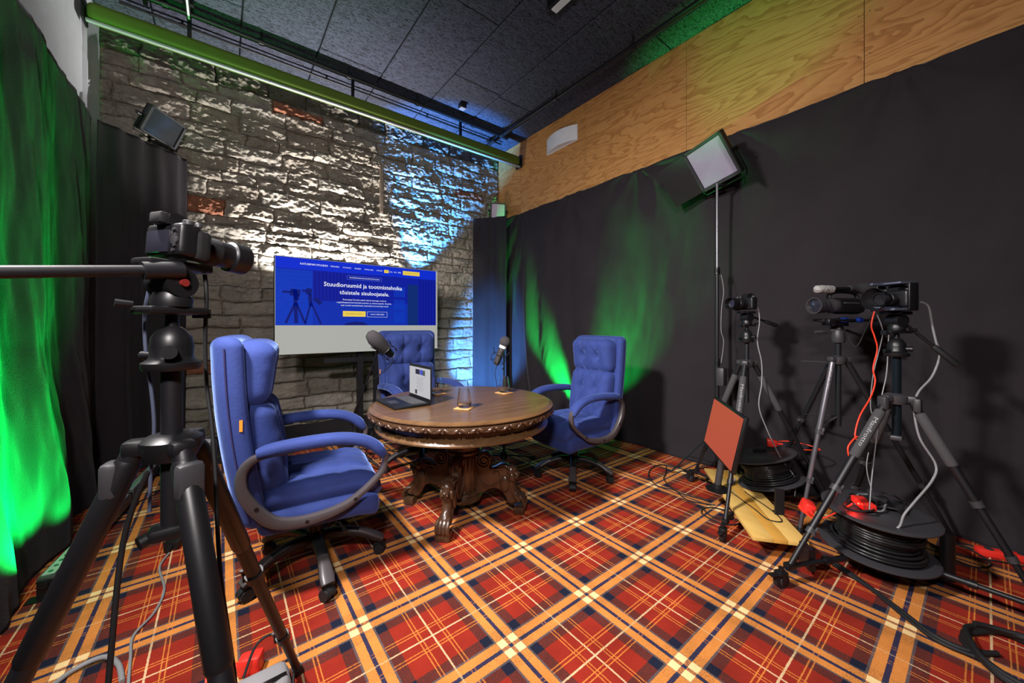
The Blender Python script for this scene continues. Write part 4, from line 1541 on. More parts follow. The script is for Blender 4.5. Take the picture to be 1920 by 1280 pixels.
mirrorless('camera', 'black mirrorless camera with a long hooded lens on the foreground tripod', (C0.x, C0.y, zt + 0.002), (0.8, 0.6), R(4), 0.175, 0.040).scale = (0.8, 0.8, 0.8)

# --- tripod with dolly, small camera (left of the group)
C1 = V((2.95, 1.05, 0))


def dolly(parent, feet_l, z=0.10):
    hub = V((sum(f.x for f in feet_l) / 3, sum(f.y for f in feet_l) / 3, z))
    mb = MB(); mb.lathe([(0.0, -0.02), (0.045, -0.02), (0.05, 0.0), (0.045, 0.016), (0, 0.016)], 20, Matrix.Translation(hub)); mb.build('dolly_hub', M_black, parent)
    for f in feet_l:
        e = V((f.x, f.y, z))
        d = (e - hub).normalized()
        a = MB()
        a.cyl(hub, lerp(hub, e, 0.6), 0.0145, n=12)
        a.cyl(lerp(hub, e, 0.55), e, 0.0115, n=12)
        arm = a.build('dolly_arm', M_blackm, parent)
        k = MB(); k.cyl(lerp(hub, e, .56), lerp(hub, e, .62), 0.019, n=14); k.build('arm_clamp', M_black, arm)
        k = MB(); k.rbox((0, 0, 0), (0.05, 0.034, 0.03), 0.006, 4, None, dirM(e - d * 0.02, d))
        k.build('arm_end', M_black, arm)
        k = MB(); k.cyl(e - d * 0.05 + V((0, 0, .01)), e - d * 0.05 + V((0, 0, .035)), 0.009, n=8); k.build('arm_knob', M_black, arm)
        c_ = e + d * 0.035
        w_ = MB()
        ax = V((-d.y, d.x, 0))
        wc = V((c_.x, c_.y, 0.036)) - d * 0.005
        w_.cyl(wc - ax * 0.012, wc + ax * 0.012, 0.036, n=22)
        cs = w_.build('caster', M_blackr, parent)
        h_ = MB(); h_.cyl(wc - ax * 0.0135, wc + ax * 0.0135, 0.017, n=16); h_.build('wheel_hub', M_greym, cs)
        h_ = MB()
        h_.rbox((0, 0, 0.072), (0.05, 0.042, 0.02), 0.007, 4, None, dirM((wc.x, wc.y, 0), d))
        for s_ in (-1, 1):
            h_.box(V((wc.x, wc.y, 0.052)) + ax * 0.019 * s_, (0.02, 0.005, 0.05), None, dirM((0, 0, 0), d).to_3x3())
        h_.rbox((0.04, 0, 0.068), (0.05, 0.03, 0.010), 0.004, 4, None, dirM((wc.x, wc.y, 0), d))
        h_.cyl((wc.x, wc.y, 0.07), (wc.x, wc.y, 0.10), 0.012, n=10)
        h_.build('caster_fork', M_black, cs)


t = thing('camera_tripod', 'black tripod on a caster dolly behind the orange monitor', 'tripod', C1)
fw = [V((2.411, .981, 0)) - C1, V((3.068, 1.488, 0)) - C1, V((3.37, .68, 0)) - C1]
ap = V((0, 0, 1.035))
for i, f in enumerate(fw):
    d = V((f.x, f.y, 0)).normalized()
    f2 = V((f.x, f.y, 0.105)) - d * 0.02
    p0 = ap + d * 0.045
    lg = leg_tube(t, p0, f2, 0.0165, M_blackm, ((0, .5), (.46, .78), (.74, 1.0)), foam=(.10, .36), foot=False)
    if i == 0:
        obj('lettering', leg_lettering(t, 'Manfrotto', p0, f2, .16, .34, 0.0225, M_leglet), lg)
spider(t, ap, fw, 0.035, M_dark)
MB().cyl((0, 0, 0.75), (0, 0, 1.19), 0.0145, n=18).build('centre_column', M_blackm, t)
dolly(t, fw)
zt = fluid_head(t, (0, 0, 1.19), (-0.92, 0.386), V((0.27, -0.10, 1.30)), s=0.95)
mirrorless('camera', 'small black camera with a wide hood, leftmost of the three right-hand cameras', (C1.x, C1.y, zt + 0.002), (-0.92, 0.386), 0, 0.135, 0.036)

# --- camcorder tripod in the middle
C2 = V((3.10, 0.58, 0))
t = thing('camera_tripod', 'slim grey tripod with spreader bars under the camcorder', 'tripod', C2)
fs2 = [V((2.84, .72, 0)) - C2, V((3.46, .11, 0)) - C2, V((3.46, 1.08, 0)) - C2]
ap = V((0, 0, 1.085))
M_sony = mat('grey_tripod_aluminium', (0.16, 0.15, 0.17), 0.32, 0.6)
M_sonyd = mat('dark_tripod_aluminium', (0.03, 0.032, 0.036), 0.3, 0.6)
legs2 = []
for i, f in enumerate(fs2):
    d = V((f.x, f.y, 0)).normalized()
    p0 = ap + d * 0.04
    m_ = M_sony if i == 0 else M_sonyd
    lg = leg_tube(t, p0, f, 0.0165, m_, ((0, .42), (.40, .70), (.66, 1.0)), clamp_m=M_dark)
    legs2.append((p0, f))
    if i == 0:
        obj('lettering', leg_lettering(t, 'SONY', p0, f, .06, .17, 0.0168, M_leglet), lg)
spider(t, ap, fs2, 0.034, M_dark)
MB().cyl((0, 0, 0.66), (0, 0, 1.2), 0.0155, n=18).build('centre_column', M_sonyd, t)
for (p0, f) in legs2:
    MB().tube([(0, 0, .72), lerp(p0, f, .38)], 0.009, 8, 0.004).build('spreader_bar', M_dark, t)
mb = MB(); mb.lathe([(0.03, 1.19), (0.036, 1.20), (0.034, 1.25), (0.028, 1.27), (0.0, 1.275)], 22); mb.rbox((0.02, 0.01, 1.275), (0.09, 0.06, 0.045), 0.015, 6); mb.cyl((-0.03, 0.05, 1.26), (-0.07, 0.10, 1.258), 0.012, n=10); mb.build('pan_head', M_dark, t)
MB().cyl((0.02, -0.02, 1.06), (-0.09, 0.17, 1.065), 0.007, 0.006, 8).build('crank', M_dark, t)
mb = MB(); mb.cyl((0.05, -0.03, 1.27), (0.25, -0.19, 1.17), 0.008, 0.011); mb.build('pan_handle', M_black, t)

cc = thing('camcorder', 'long black camcorder with a furry microphone cover, middle of the three cameras', 'camera', (C2.x, C2.y, 1.298), math.atan2(0.42, -0.90))
cc.scale = (1.2, 1.2, 1.2)
b = MB(); b.rbox((-0.02, 0, 0.025), (0.26, 0.05, 0.012), 0.004, 4)
b.box((0.02, 0, .008), (0.1, .06, .02)); b.build('rig_plate', M_black, cc)
b = MB()
for y_ in (-0.03, 0.03):
    b.cyl((-0.22, y_, .03), (0.14, y_, .03), 0.0075, n=10)
b.build('rail', M_blackm, cc)
for (x_, y_) in ((0.02, .045), (-0.08, .045), (-0.08, -.045)):
    MB().cyl((x_, y_ - .012, .03), (x_, y_ + .012, .03), 0.014, n=12).build('clamp_knob', M_bluean, cc)
b = MB(); b.rbox((0.07, 0.075, 0.028), (0.16, 0.014, 0.012), 0.004, 4); b.rbox((0.15, 0.075, 0.022), (0.05, 0.022, 0.026), 0.006, 4); b.build('follow_arm', M_black, cc)
b = MB(); b.rbox((-0.055, 0, 0.105), (0.20, 0.078, 0.085), 0.032, (8, 6, 6)); bod = b.build('body', M_black, cc)
MB().box((-0.04, 0.0385, 0.12), (0.10, 0.003, 0.006)).build('trim_line', M_greym, bod, smooth=False)
X = Matrix.Translation((0.03, 0, 0.105)) @ Matrix.Rotation(PI / 2, 4, 'Y')
b = MB(); b.lathe([(0, 0), (.036, 0), (.037, .03), (.034, .034), (.034, .07), (.037, .072), (.037, .105), (.041, .108), (.042, .135), (.037, .135), (.033, .12), (0, .118)], 28, X); ln = b.build('lens', M_dark, cc)
MB().lathe([(0, .128), (.024, .126), (.033, .122)], 24, X).build('front_glass', M_lens, ln)
b = MB(); b.tube(cat([(-0.13, 0, .15), (-0.11, 0, .175), (0.0, 0, .18), (0.06, 0, .165), (0.065, 0, .145)], 4), 0.011, 10, 0.008, side=(0, 1, 0)); b.build('carry_handle', M_black, cc)
b = MB(); b.cyl((-0.06, .012, .198), (0.07, .012, .192), .010); b.build('microphone', M_black, cc)
b = MB(); b.rbox((0.11, .012, .19), (0.12, 0.045, 0.042), 0.021, (12, 8, 8), lambda p: p * (1 + 0.12 * fbm(p.x * 60, p.y * 60, p.z * 60, 3))); b.build('fur_windscreen', M_fur, cc)
X2 = Matrix.Translation((-0.06, .012, .2)) @ Matrix.Rotation(-PI / 2, 4, 'Y')
b = MB(); b.lathe([(0, 0), (.014, 0), (.016, .03), (.02, .06), (.024, .065), (.034, .11), (.036, .118), (.03, .118), (.02, .075), (0, .07)], 24, X2 @ Matrix.Rotation(0.0, 4, 'X')); b.build('viewfinder', M_dark, cc)

# --- right-hand tripod on a dolly
C3 = V((2.76, 0.285, 0))
t = thing('camera_tripod', 'black tripod with foam grips on a caster dolly, rightmost and nearest of the three', 'tripod', C3)
fs3 = [V((2.215, .612, 0)) - C3, V((3.30, .565, 0)) - C3, V((2.735, -.17, 0)) - C3]
ap = V((0, 0, 0.925))
for i, f in enumerate(fs3):
    d = V((f.x, f.y, 0)).normalized()
    f2 = V((f.x, f.y, 0.105)) - d * 0.02
    p0 = ap + d * 0.05
    lg = leg_tube(t, p0, f2, 0.0175, M_blackm, ((0, .55), (.5, .80), (.76, 1.0)), foam=(.08, .36), foot=False, clamp_m=M_dark)
    dd = (f2 - p0).normalized()
    MB().rbox((0, 0, 0), (0.03, 0.044, 0.07), 0.01, 4, None, dirM(p0 + dd * 0.03 + d * 0.012, d)).build('leg_release', M_dark, lg)
    if i == 0:
        obj('lettering', leg_lettering(t, 'Manfrotto', p0, f2, .13, .30, 0.0235, M_leglet), lg)
spider(t, ap, fs3, 0.04, M_dark)
MB().cyl((0, 0, 0.72), (0, 0, 1.15), 0.0185, n=20).build('centre_column', mat('blue_black_tube', (0.02, 0.03, 0.04), 0.25, 0.7), t)
mb = MB(); mb.rbox((0, 0, 0.72), (0.07, 0.05, 0.025), 0.008, 4); mb.build('column_hook', M_dark, t)
dolly(t, fs3)
zt = fluid_head(t, (0, 0, 1.15), (-0.79, 0.61), V((0.13, -0.20, 1.10)), s=1.0)
cm = mirrorless('camera', 'caged black camera with a flared lens hood, rightmost of the three cameras', (C3.x, C3.y, zt + 0.012), (-0.86, 0.50), 0, 0.09, 0.034, hood=False)
M_cage = mat('blue_grey_cage_metal', (0.12, 0.14, 0.2), 0.4, 0.6)
b = MB(); b.rbox((0.02, 0, -0.004), (0.15, 0.12, 0.012), 0.004, 4); b.rbox((0.06, 0, .004), (0.12, .05, .014), 0.004, 4); b.build('cage_base', M_cage, cm)
b = MB(); b.rbox((0.01, 0, .131), (0.10, 0.12, 0.012), 0.004, 4); b.rbox((0.07, -.02, .128), (0.12, .016, .012), 0.004, 4); b.build('cage_top', M_cage, cm)
for sg in (-1, 1):
    b = MB(); b.rbox((0.0, sg * .072, .062), (0.055, 0.01, 0.135), 0.004, 4)
    b.build('cage_side', M_black, cm)
b = MB()
X = Matrix.Translation((0.024, 0.004, 0.05)) @ Matrix.Rotation(PI / 2, 4, 'Y')
b.lathe([(.036, .075), (.044, .082), (.058, .125), (.056, .125), (.042, .084), (.034, .077)], 30, X); b.build('lens_hood', M_black, cm)

# ------------------------------------------------------------------ LED panel light on a stand
S0 = V((3.30, 1.40, 0))
t = thing('light_stand', 'tall black light stand holding the panel lamp by the right curtain', 'stand', S0)
mb = MB(); mb.cyl((0, 0, 0.12), (0, 0, 1.0), 0.0165, n=14); mb.build('lower_tube', M_blackm, t)
mb = MB(); mb.cyl((0, 0, 0.95), (0, 0, 1.78), 0.0135, n=14); mb.build('middle_tube', M_blackm, t)
mb = MB(); mb.cyl((0, 0, 1.7), (0, 0, 2.5), 0.0105, n=14); mb.build('upper_tube', M_greym, t)
for z_ in (0.99, 1.76):
    mb = MB(); mb.cyl((0, 0, z_ - .03), (0, 0, z_ + .03), 0.022, n=14); mb.cyl((0, 0, z_), (-0.04, -.02, z_), 0.007, n=8); mb.cyl((-0.04, -.02, z_ - .012), (-0.04, -.02, z_ + .012), 0.008, n=8); mb.build('collar', M_black, t)
for a in (121, 241, 1):
    d = V((math.cos(R(a)), math.sin(R(a)), 0))
    rr_ = 0.36 if a != 1 else 0.2
    mb = MB(); mb.tube([V((0, 0, .40)) + d * .02, V((0, 0, .012)) + d * rr_], 0.011, 10, 0.006); mb.build('leg', M_blackm, t)
    mb = MB(); mb.tube([V((0, 0, .13)), lerp(V((0, 0, .40)), V((0, 0, .012)) + d * rr_, .6)], 0.008, 8, 0.003); mb.build('brace', M_blackm, t)
mb = MB(); mb.cyl((0, 0, .36), (0, 0, .44), 0.026, n=14); mb.cyl((0, 0, .10), (0, 0, .15), 0.024, n=14); mb.build('leg_collar', M_black, t)
bx_ = thing('power_box', 'black power supply box clipped to the light stand pole', 'power supply', (3.285, 1.37, 0.80))
mb = MB(); mb.rbox((-0.02, -0.02, 0.075), (0.075, 0.06, 0.15), 0.008, 4); mb.build('case', M_dark, bx_)
mb = MB(); mb.box((0.01, 0.01, .075), (0.03, .03, .04)); mb.build('clip', M_black, bx_, smooth=False)


def panel_lamp(label, loc, aimd, wd, ht, face_m, doors=True, yoke=True, roll=0.0):
    p = thing('panel_lamp', label, 'lamp', loc, 0, 'studio LED panel lamps')
    M_ = dirM((0, 0, 0), aimd) @ Matrix.Rotation(roll, 4, 'X')
    b = MB(); b.rbox((-0.02, 0, 0), (0.05, wd, ht), 0.008, 4, None, M_); hs = b.build('housing', M_black, p)
    b = MB(); b.box((0.007, 0, 0), (0.004, wd * .86, ht * .86), M_); b.build('diffuser', face_m, hs, smooth=False)
    fr = MB()
    for sg in (-1, 1):
        fr.box((0.012, 0, sg * ht * .47), (0.02, wd, ht * .06), M_)
        fr.box((0.012, sg * wd * .47, 0), (0.02, wd * .06, ht), M_)
    fr.build('bezel', M_dark, hs, smooth=False)
    for k in range(9):
        MB().box((-0.052, 0, -ht * .4 + k * ht * .1), (0.016, wd * .9, 0.004), M_).build('cooling_fin', M_black, hs, smooth=False)
    if doors:
        for sg, ln_ in ((1, .55), (-1, .7)):
            dd = M_ @ Matrix.Translation((0.022, sg * wd * .5, 0)) @ Matrix.Rotation(sg * R(-62 if sg > 0 else -18), 4, 'Z')
            b = MB(); b.box((0.0, sg * wd * ln_ / 2, 0), (0.002, wd * ln_, ht * .96), dd); b.build('barn_door', M_black, p, smooth=False)
    if yoke:
        y0 = wd * .56
        pts = [(-0.02, -y0, 0.0), (-0.02, -y0, -ht * .5), (-0.02, -y0 * .9, -ht * .60), (-0.02, y0 * .9, -ht * .60), (-0.02, y0, -ht * .5), (-0.02, y0, 0.0)]
        b = MB(); b.tube([M_ @ V(q) for q in pts], 0.011, 8, 0.004); b.build('yoke', M_blackm, p)
        for sg in (-1, 1):
            b = MB(); b.cyl((-0.02, sg * wd * .5, 0), (-0.02, sg * wd * .64, 0), 0.016, n=12, M=M_); b.build('tilt_knob', M_black, p)
    return p, M_


p, Mp = panel_lamp('large square LED panel lamp with barn doors, high on the right light stand', (3.27, 1.43, 2.68), (-0.66, 0.10, -0.42), 0.36, 0.38, M_softpanel, roll=R(10))
q = Mp @ V((-0.02, 0, -0.38 * .6))
mb = MB(); mb.cyl(q, (S0.x - 3.27, S0.y - 1.43, 2.48 - 2.68), 0.014, n=12); mb.build('spigot', M_black, p)
p, Mp = panel_lamp('dark rectangular panel lamp above the left corner curtain, before the stone wall', (-0.44, 4.80, 3.17), (0.75, -0.60, -0.45), 0.36, 0.25, M_darkpanel, doors=False, roll=R(-4))
mb = MB(); mb.cyl(Mp @ V((-0.02, 0, -.15)), (-0.02, 0.05, -0.35), 0.010, n=10); mb.build('spigot', M_black, p)
mb = MB(); mb.cyl((-0.02, 0.05, -0.33), (-0.02, 0.05, -3.16), 0.014, n=12); mb.build('pole', M_blackm, p)
p, Mp = panel_lamp('small square panel lamp above the right corner curtain, by the plywood', (3.46, 4.78, 3.12), (-0.45, -0.85, -0.15), 0.24, 0.24, mat('lilac_led_diffuser', (0.5, 0.42, 0.55), 0.3), doors=False)
mb = MB(); mb.cyl(Mp @ V((-0.02, 0, -.14)), (0.02, 0.02, -0.3), 0.010, n=10); mb.build('spigot', M_black, p)
mb = MB(); mb.cyl((0.02, 0.02, -0.28), (0.02, 0.02, -3.11), 0.014, n=12); mb.build('pole', M_blackm, p)

# ------------------------------------------------------------------ orange monitor
BR, BL, TR, TL = V((2.50, .965, .375)), V((2.976, 1.353, .39)), V((2.60, .945, .725)), V((3.04, 1.325, .728))
cen = (BR + BL + TR + TL) / 4
t = thing('monitor', 'flat monitor with a plain orange screen leaning back on a short post', 'monitor', (cen.x, cen.y, 0))
xw = (BL - BR).normalized()
up_ = ((TR + TL) - (BR + BL)).normalized()
up_ = (up_ - xw * up_.dot(xw)).normalized()
nn = xw.cross(up_)
if nn.dot(V((-2.7, -1.1, 0.3))) < 0:
    nn = -nn
Mm = Matrix((xw, up_, nn)).transposed().to_4x4(); Mm.translation = V((0, 0, cen.z))
b = MB(); b.rbox((0, 0, -0.014), (0.615, 0.372, 0.028), 0.006, 4, None, Mm); cs = b.build('casing', M_black, t)
b = MB(); b.box((0, 0, 0.001), (0.585, 0.342, 0.003), Mm); b.build('screen', flat_emit('orange_screen', (0.46, 0.075, 0.040)), cs, smooth=False)
pb = Mm @ V((0.0, -0.1, -0.035))
foot = V((pb.x - 0.03, pb.y + 0.03, 0.165))
b = MB(); b.cyl(pb, foot, 0.022, n=16); b.build('post', M_dark, t)
b = MB(); b.lathe([(0.0, 0.0), (0.075, 0.0), (0.078, 0.008), (0.03, 0.016), (0.026, 0.04), (0, .04)], 24, Matrix.Translation((foot.x, foot.y, 0.140))); b.build('base', M_black, t)

# ------------------------------------------------------------------ wooden shelf board resting on the dolly
bp0 = V((2.60, 0.66, 0))
t = thing('wooden_board', 'two-tone wooden board with black upright brackets lying across the dolly', 'board', (2.775, 0.992, 0.118))
ax = V((0.786, 0.618, 0)).normalized()
Mb = dirM((0, 0, 0.0), ax)
L_, W_ = 1.0, 0.27
for k, (y_, w_, m_) in enumerate(((-0.085, 0.10, M_board1), (0.0, 0.07, M_board2), (0.085, 0.10, M_board1))):
    b = MB(); b.rbox((0, y_, 0.012), (L_, w_ - 0.0008, 0.024), 0.002, 4, None, Mb); b.build('plank', m_, t)
for x_ in (-0.20, 0.14):
    b = MB(); b.box((x_, -0.115, 0.10), (0.012, 0.05, 0.16), Mb); b.box((x_ + .02, -0.115, 0.026), (0.05, 0.05, 0.005), Mb); b.build('upright_bracket', M_blackm, t, smooth=False)
b = MB(); b.box((-L_ / 2 - 0.05, -0.1, -0.02), (0.10, 0.03, 0.10), Mb); b.build('end_bracket', M_blackm, t, smooth=False)


# ------------------------------------------------------------------ cable reels
def reel(label, loc, tilt, red=True):
    r_ = thing('cable_reel', label, 'cable reel', loc, 0, 'black cable reels')
    r_.rotation_euler = tilt
    MB().lathe([(0.0, 0.0), (0.225, 0.0), (0.235, 0.004), (0.235, 0.010), (0.225, 0.014), (0.0, 0.014)], 56).build('lower_flange', M_dark, r_)
    MB().lathe([(0.03, 0.196), (0.225, 0.196), (0.232, 0.200), (0.232, 0.206), (0.222, 0.211), (0.19, 0.207), (0.09, 0.207), (0.08, 0.215), (0.03, 0.215)], 56).build('upper_flange', M_dark, r_)
    mb = MB(); mb.cyl((0, 0, 0.01), (0, 0, 0.2), 0.10, n=24); mb.build('drum', M_black, r_)
    pts = []
    turns = 13
    for i in range(turns * 30 + 1):
        a = 2 * PI * i / 30
        q = i / (turns * 30)
        rad = 0.158 + 0.010 * math.sin(i * 0.031) + 0.006 * math.sin(i * 0.17) + (0.03 if q < 0.18 else 0) * (1 - q / 0.18)
        pts.append((rad * math.cos(a), rad * math.sin(a), 0.026 + 0.158 * q + 0.004 * math.sin(i * 0.21)))
    MB().tube(pts, 0.0075, 6).build('wound_cable', mat('glossy_black_cable', (0.012, 0.012, 0.013), 0.28), r_, angle=80)
    mb = MB(); mb.rbox((0.05, -0.04, 0.222), (0.09, 0.055, 0.03), 0.008, 4); mb.build('socket_box', M_black, r_)
    return r_


reel('cable reel wound with black cable under the rightmost tripod', (2.735, 0.36, 0.118), (R(2), R(-2), 0.4))
reel('tilted cable reel wound with black cable behind the wooden board', (3.10, 0.95, 0.185), (R(-10), R(12), 1.2)).scale = (0.9, 0.9, 0.9)


# ------------------------------------------------------------------ red plugs, adapters, power strips
def plug(label, loc, rz, s=1.0, tilt=0.0):
    p = thing('power_plug', label, 'plug', loc, rz, 'red power plugs')
    p.rotation_euler = (tilt, 0, rz)
    b = MB(); b.rbox((0, 0, 0.03 * s), (0.07 * s, 0.05 * s, 0.06 * s), 0.010 * s, 5, lambda q: V((q.x, q.y * (1 + 2.5 * q.x), q.z * (1 + 2.5 * q.x)))); b.build('socket_body', M_red, p)
    b = MB(); b.cyl((-0.03 * s, 0, .03 * s), (-0.075 * s, 0, .03 * s), 0.012 * s, 0.006 * s, 10); b.build('strain_relief', M_red, p)
    return p


plug('red power plug lying on the cables beside the grey tripod leg', (2.60, 0.63, 0.24), 0.5, 1.15, 0.35)
plug('red power plug on top of the tilted cable reel', (3.22, 0.98, 0.40), 2.0, 0.9)
plug('red power plug on the carpet at the bottom left, behind the tripod leg', (0.085, 1.70, 0.0), -0.4, 1.1)
p = thing('power_block', 'red power block with a glowing light on the front cable reel', 'power block', (2.68, 0.40, 0.34), 0.6)
b = MB(); b.rbox((0, 0, 0.018), (0.12, 0.06, 0.036), 0.008, 5); b.build('case', M_red, p)
b = MB(); b.ell((-0.02, 0.028, 0.02), (0.008, 0.006, 0.006), 10); b.build('indicator_light', flat_emit('red_indicator', (1.0, 0.06, 0.03), 8), p)
light('indicator_glow', 'POINT', (2.63, 0.43, 0.37), (2.6, 0.4, 0), 0.35, (1, 0.03, 0.02), p, shadow_soft_size=0.01)
p = thing('power_strip', 'red power strip on the carpet at the far right curtain', 'power strip', (3.46, -0.10, 0.0), R(-62))
b = MB(); b.rbox((0, 0, 0.02), (0.30, 0.055, 0.038), 0.008, 4); b.build('case', M_red, p)
for k in range(4):
    MB().cyl((-0.1 + k * .065, 0, .038), (-0.1 + k * .065, 0, .0405), .019, n=14).build('socket', M_dark, p)
p = thing('power_adapter', 'black brick power adapter on the carpet behind the foreground tripod', 'adapter', (-0.195, 2.99, 0.0), R(67))
b = MB(); b.rbox((0, 0, 0.026), (0.20, 0.075, 0.052), 0.008, 4); b.build('case', M_black, p)
b = MB(); b.cyl((-0.1, 0, .022), (-0.14, 0, .018), 0.014, 0.008, 10); b.build('strain_relief', M_black, p)
p = thing('power_adapter', 'black adapter block resting on the front cable reel', 'adapter', (2.83, 0.37, 0.334), R(20))
b = MB(); b.rbox((0, 0, 0.024), (0.12, 0.06, 0.04), 0.008, 4); b.build('case', M_dark, p)
b = MB(); b.cyl((-0.06, 0, .02), (-0.08, 0, .02), 0.008, n=8); b.build('strain_relief', M_black, p)
p = thing('stand_socket', 'black upright tube with a bent foot beside the front cable reel', 'bracket', (2.93, 0.12, 0.0))
b = MB(); b.cyl((0, 0, .0), (0, 0, .24), 0.028, n=16); b.build('tube', M_blackm, p)
b = MB(); b.tube(cat([(0.0, 0, .05), (-0.05, .03, .02), (-0.10, .06, .012)], 4), 0.012, 8); b.build('foot', M_blackm, p)
p = thing('cable_pouch', 'grey rounded pouch on the carpet at the bottom left, beside a red plug', 'pouch', (0.11, 1.56, 0.0))
b = MB(); b.rbox((0, 0, 0.03), (0.17, 0.13, 0.06), 0.03, (8, 8, 6)); b.build('body', mat('grey_nylon', (0.25, 0.24, 0.25), 0.8), p)
b = MB(); b.tube(cat([(-.07, -.02, .06), (0, -.04, .075), (.07, -.02, .06)], 4), .006, 6); b.build('strap', M_black, p)
p = thing('equipment_case', 'flat black case on the floor behind the nearest chair', 'case', (0.62, 3.65, 0.0), R(5))
b = MB(); b.rbox((0, 0, 0.05), (0.5, 0.2, 0.1), 0.01, 4); b.build('shell', M_dark, p)
for sg in (-1, 1):
    b = MB(); b.box((sg * .15, -.103, .06), (.04, .008, .025)); b.build('latch', M_greym, p, smooth=False)


# ------------------------------------------------------------------ microphones
def microphone(label, loc, axis, head_r, m_body, ring):
    p = thing('microphone', label, 'microphone', loc, 0, 'studio microphones')
    M_ = dirM((0, 0, 0), axis, (0, 0, 1) if abs(V(axis).normalized().z) < .95 else (1, 0, 0)) @ Matrix.Rotation(PI / 2, 4, 'Y')
    b = MB(); b.lathe([(0, -.11), (.018, -.11), (.024, -.10), (.026, -.06), (.0275, 0), (.0275, .06), (.0, .062)], 24, M_); b.build('body', m_body, p)
    if ring:
        b = MB(); b.lathe([(.0275, .035), (.0295, .036), (.0295, .058), (.0275, .06)], 24, M_); b.build('pale_ring', M_white, p)
        b = MB(); b.ell((0, 0, .09), (head_r, head_r, head_r * 1.02), 20, M_); b.build('foam_cover', M_foamball, p)
        b = MB(); b.ell((0, 0, 0), (.003, .003, .003), 6, M_ @ Matrix.Translation((0, -.0275, .02))); b.build('logo_dot', M_white, p)
    else:
        b = MB(); b.lathe([(0, -.03), (head_r * .82, -.03), (head_r * .9, 0), (head_r, .05), (head_r, .08), (head_r * .75, .12), (head_r * .35, .135), (0, .138)], 24, M_); b.build('foam_cover', M_foamball, p)
    # shock mount: two rings, four struts, elastic zig-zag
    b = MB()
    for z_ in (-.085, -.02):
        rr_ = .052
        b.tube([M_ @ V((rr_ * math.cos(a), rr_ * math.sin(a), z_)) for a in [2 * PI * i / 24 for i in range(25)]], .0022, 6, caps=False)
    for k in range(4):
        a = 2 * PI * k / 4 + .4
        b.tube([M_ @ V((.052 * math.cos(a), .052 * math.sin(a), -.085)), M_ @ V((.062 * math.cos(a), .062 * math.sin(a), -.05)), M_ @ V((.052 * math.cos(a), .052 * math.sin(a), -.02)), M_ @ V((.066 * math.cos(a), .066 * math.sin(a), .02))], .003, 6)
        b.tube([M_ @ V((.027 * math.cos(a + .5), .027 * math.sin(a + .5), -.05)), M_ @ V((.052 * math.cos(a), .052 * math.sin(a), -.085))], .0015, 5)
        b.tube([M_ @ V((.027 * math.cos(a + .5), .027 * math.sin(a + .5), -.05)), M_ @ V((.052 * math.cos(a), .052 * math.sin(a), -.02))], .0015, 5)
    b.build('shock_mount', M_blackm, p)
    return p


ML = V((1.003, 2.961, 1.139))
microphone('black foam-covered microphone on a boom arm before the television', ML, V((0.901, 2.851, 1.219)) - V((1.095, 2.953, 1.050)), 0.046, M_black, False).scale = (1.25, 1.25, 1.25)
sb = V((0.907, 3.456, 0.441))
t = thing('boom_stand', 'black boom stand rising in front of the television column', 'stand', (sb.x, sb.y, 0))
o_ = V((sb.x, sb.y, 0))
top = V((0.999, 3.053, 1.083)) - o_
mid = V((0.919, 3.369, 0.568)) - o_
mb = MB(); mb.cyl(mid, top, .008, .0065, 12); mb.build('boom', M_blackm, t)
low = V((0, 0, sb.z))
mb = MB(); mb.tube([low + (low - mid).normalized() * .02, low, mid, lerp(mid, top, .12)], [.012, .016, .015, .011], 12); mb.build('boom_sleeve', M_black, t)
mb = MB(); mb.cyl((0, 0, .10), (0, 0, sb.z), .010, n=12); mb.build('upright', M_blackm, t)
mb = MB(); mb.cyl(low + V((0, -.03, 0)), low + V((0, .03, 0)), .018, n=12); mb.build('clutch', M_black, t)
mb = MB(); mb.cyl(top - V((.0, 0, .0)), ML - o_, .006, n=8); mb.cyl(top + V((-.02, 0, 0)), top + V((.02, 0, 0)), .010, n=10); mb.build('mic_clip', M_black, t)
for a in (200, 320, 80):
    d = V((math.cos(R(a)), math.sin(R(a)), 0))
    mb = MB(); mb.cyl(V((0, 0, .22)) + d * .01, d * .30 + V((0, 0, .012)), .009, n=10); lg = mb.build('leg', M_blackm, t)
    mb = MB(); mb.cyl(d * .27 + V((0, 0, .045)), d * .305 + V((0, 0, .008)), .012, n=10); mb.build('rubber_foot', M_blackr, lg)
mb = MB(); mb.cyl((0, 0, .18), (0, 0, .25), .018, n=12); mb.build('leg_collar', M_black, t)

MR = V((2.027, 2.757, 1.054))
microphone('grey microphone with a round foam ball and pale ring, before the green-lit curtain', MR, V((2.053, 2.711, 1.173)) - V((1.996, 2.781, 0.946)), 0.043, mat('grey_mic_body', (0.09, 0.08, 0.085), 0.35, 0.5), True).scale = (1.15, 1.15, 1.15)
sp = V((2.074, 2.771, 0.902))
t = thing('microphone_stand', 'straight black microphone stand behind the right side of the table', 'stand', (sp.x, sp.y, 0))
o_ = V((sp.x, sp.y, 0))
mb = MB(); mb.cyl((0, 0, .1), (0, 0, .78), .011, n=12); mb.build('lower_tube', M_blackm, t)
mb = MB(); mb.cyl((0, 0, .7), (0, 0, 1.06), .0075, n=12); mb.cyl((0, 0, 1.05), MR - o_, .006, n=8); mb.build('upper_tube', M_blackm, t)
mb = MB(); mb.cyl((0, 0, .74), (0, 0, .80), .017, n=12); mb.cyl((0, 0, .9), (-.03, -.02, .9), .008, n=8); mb.build('clutch', M_black, t)
mb = MB(); mb.lathe([(.0, .05), (.028, .055), (.034, .08), (.03, .12), (.014, .135), (0, .135)], 16); mb.build('leg_hub', M_black, t)
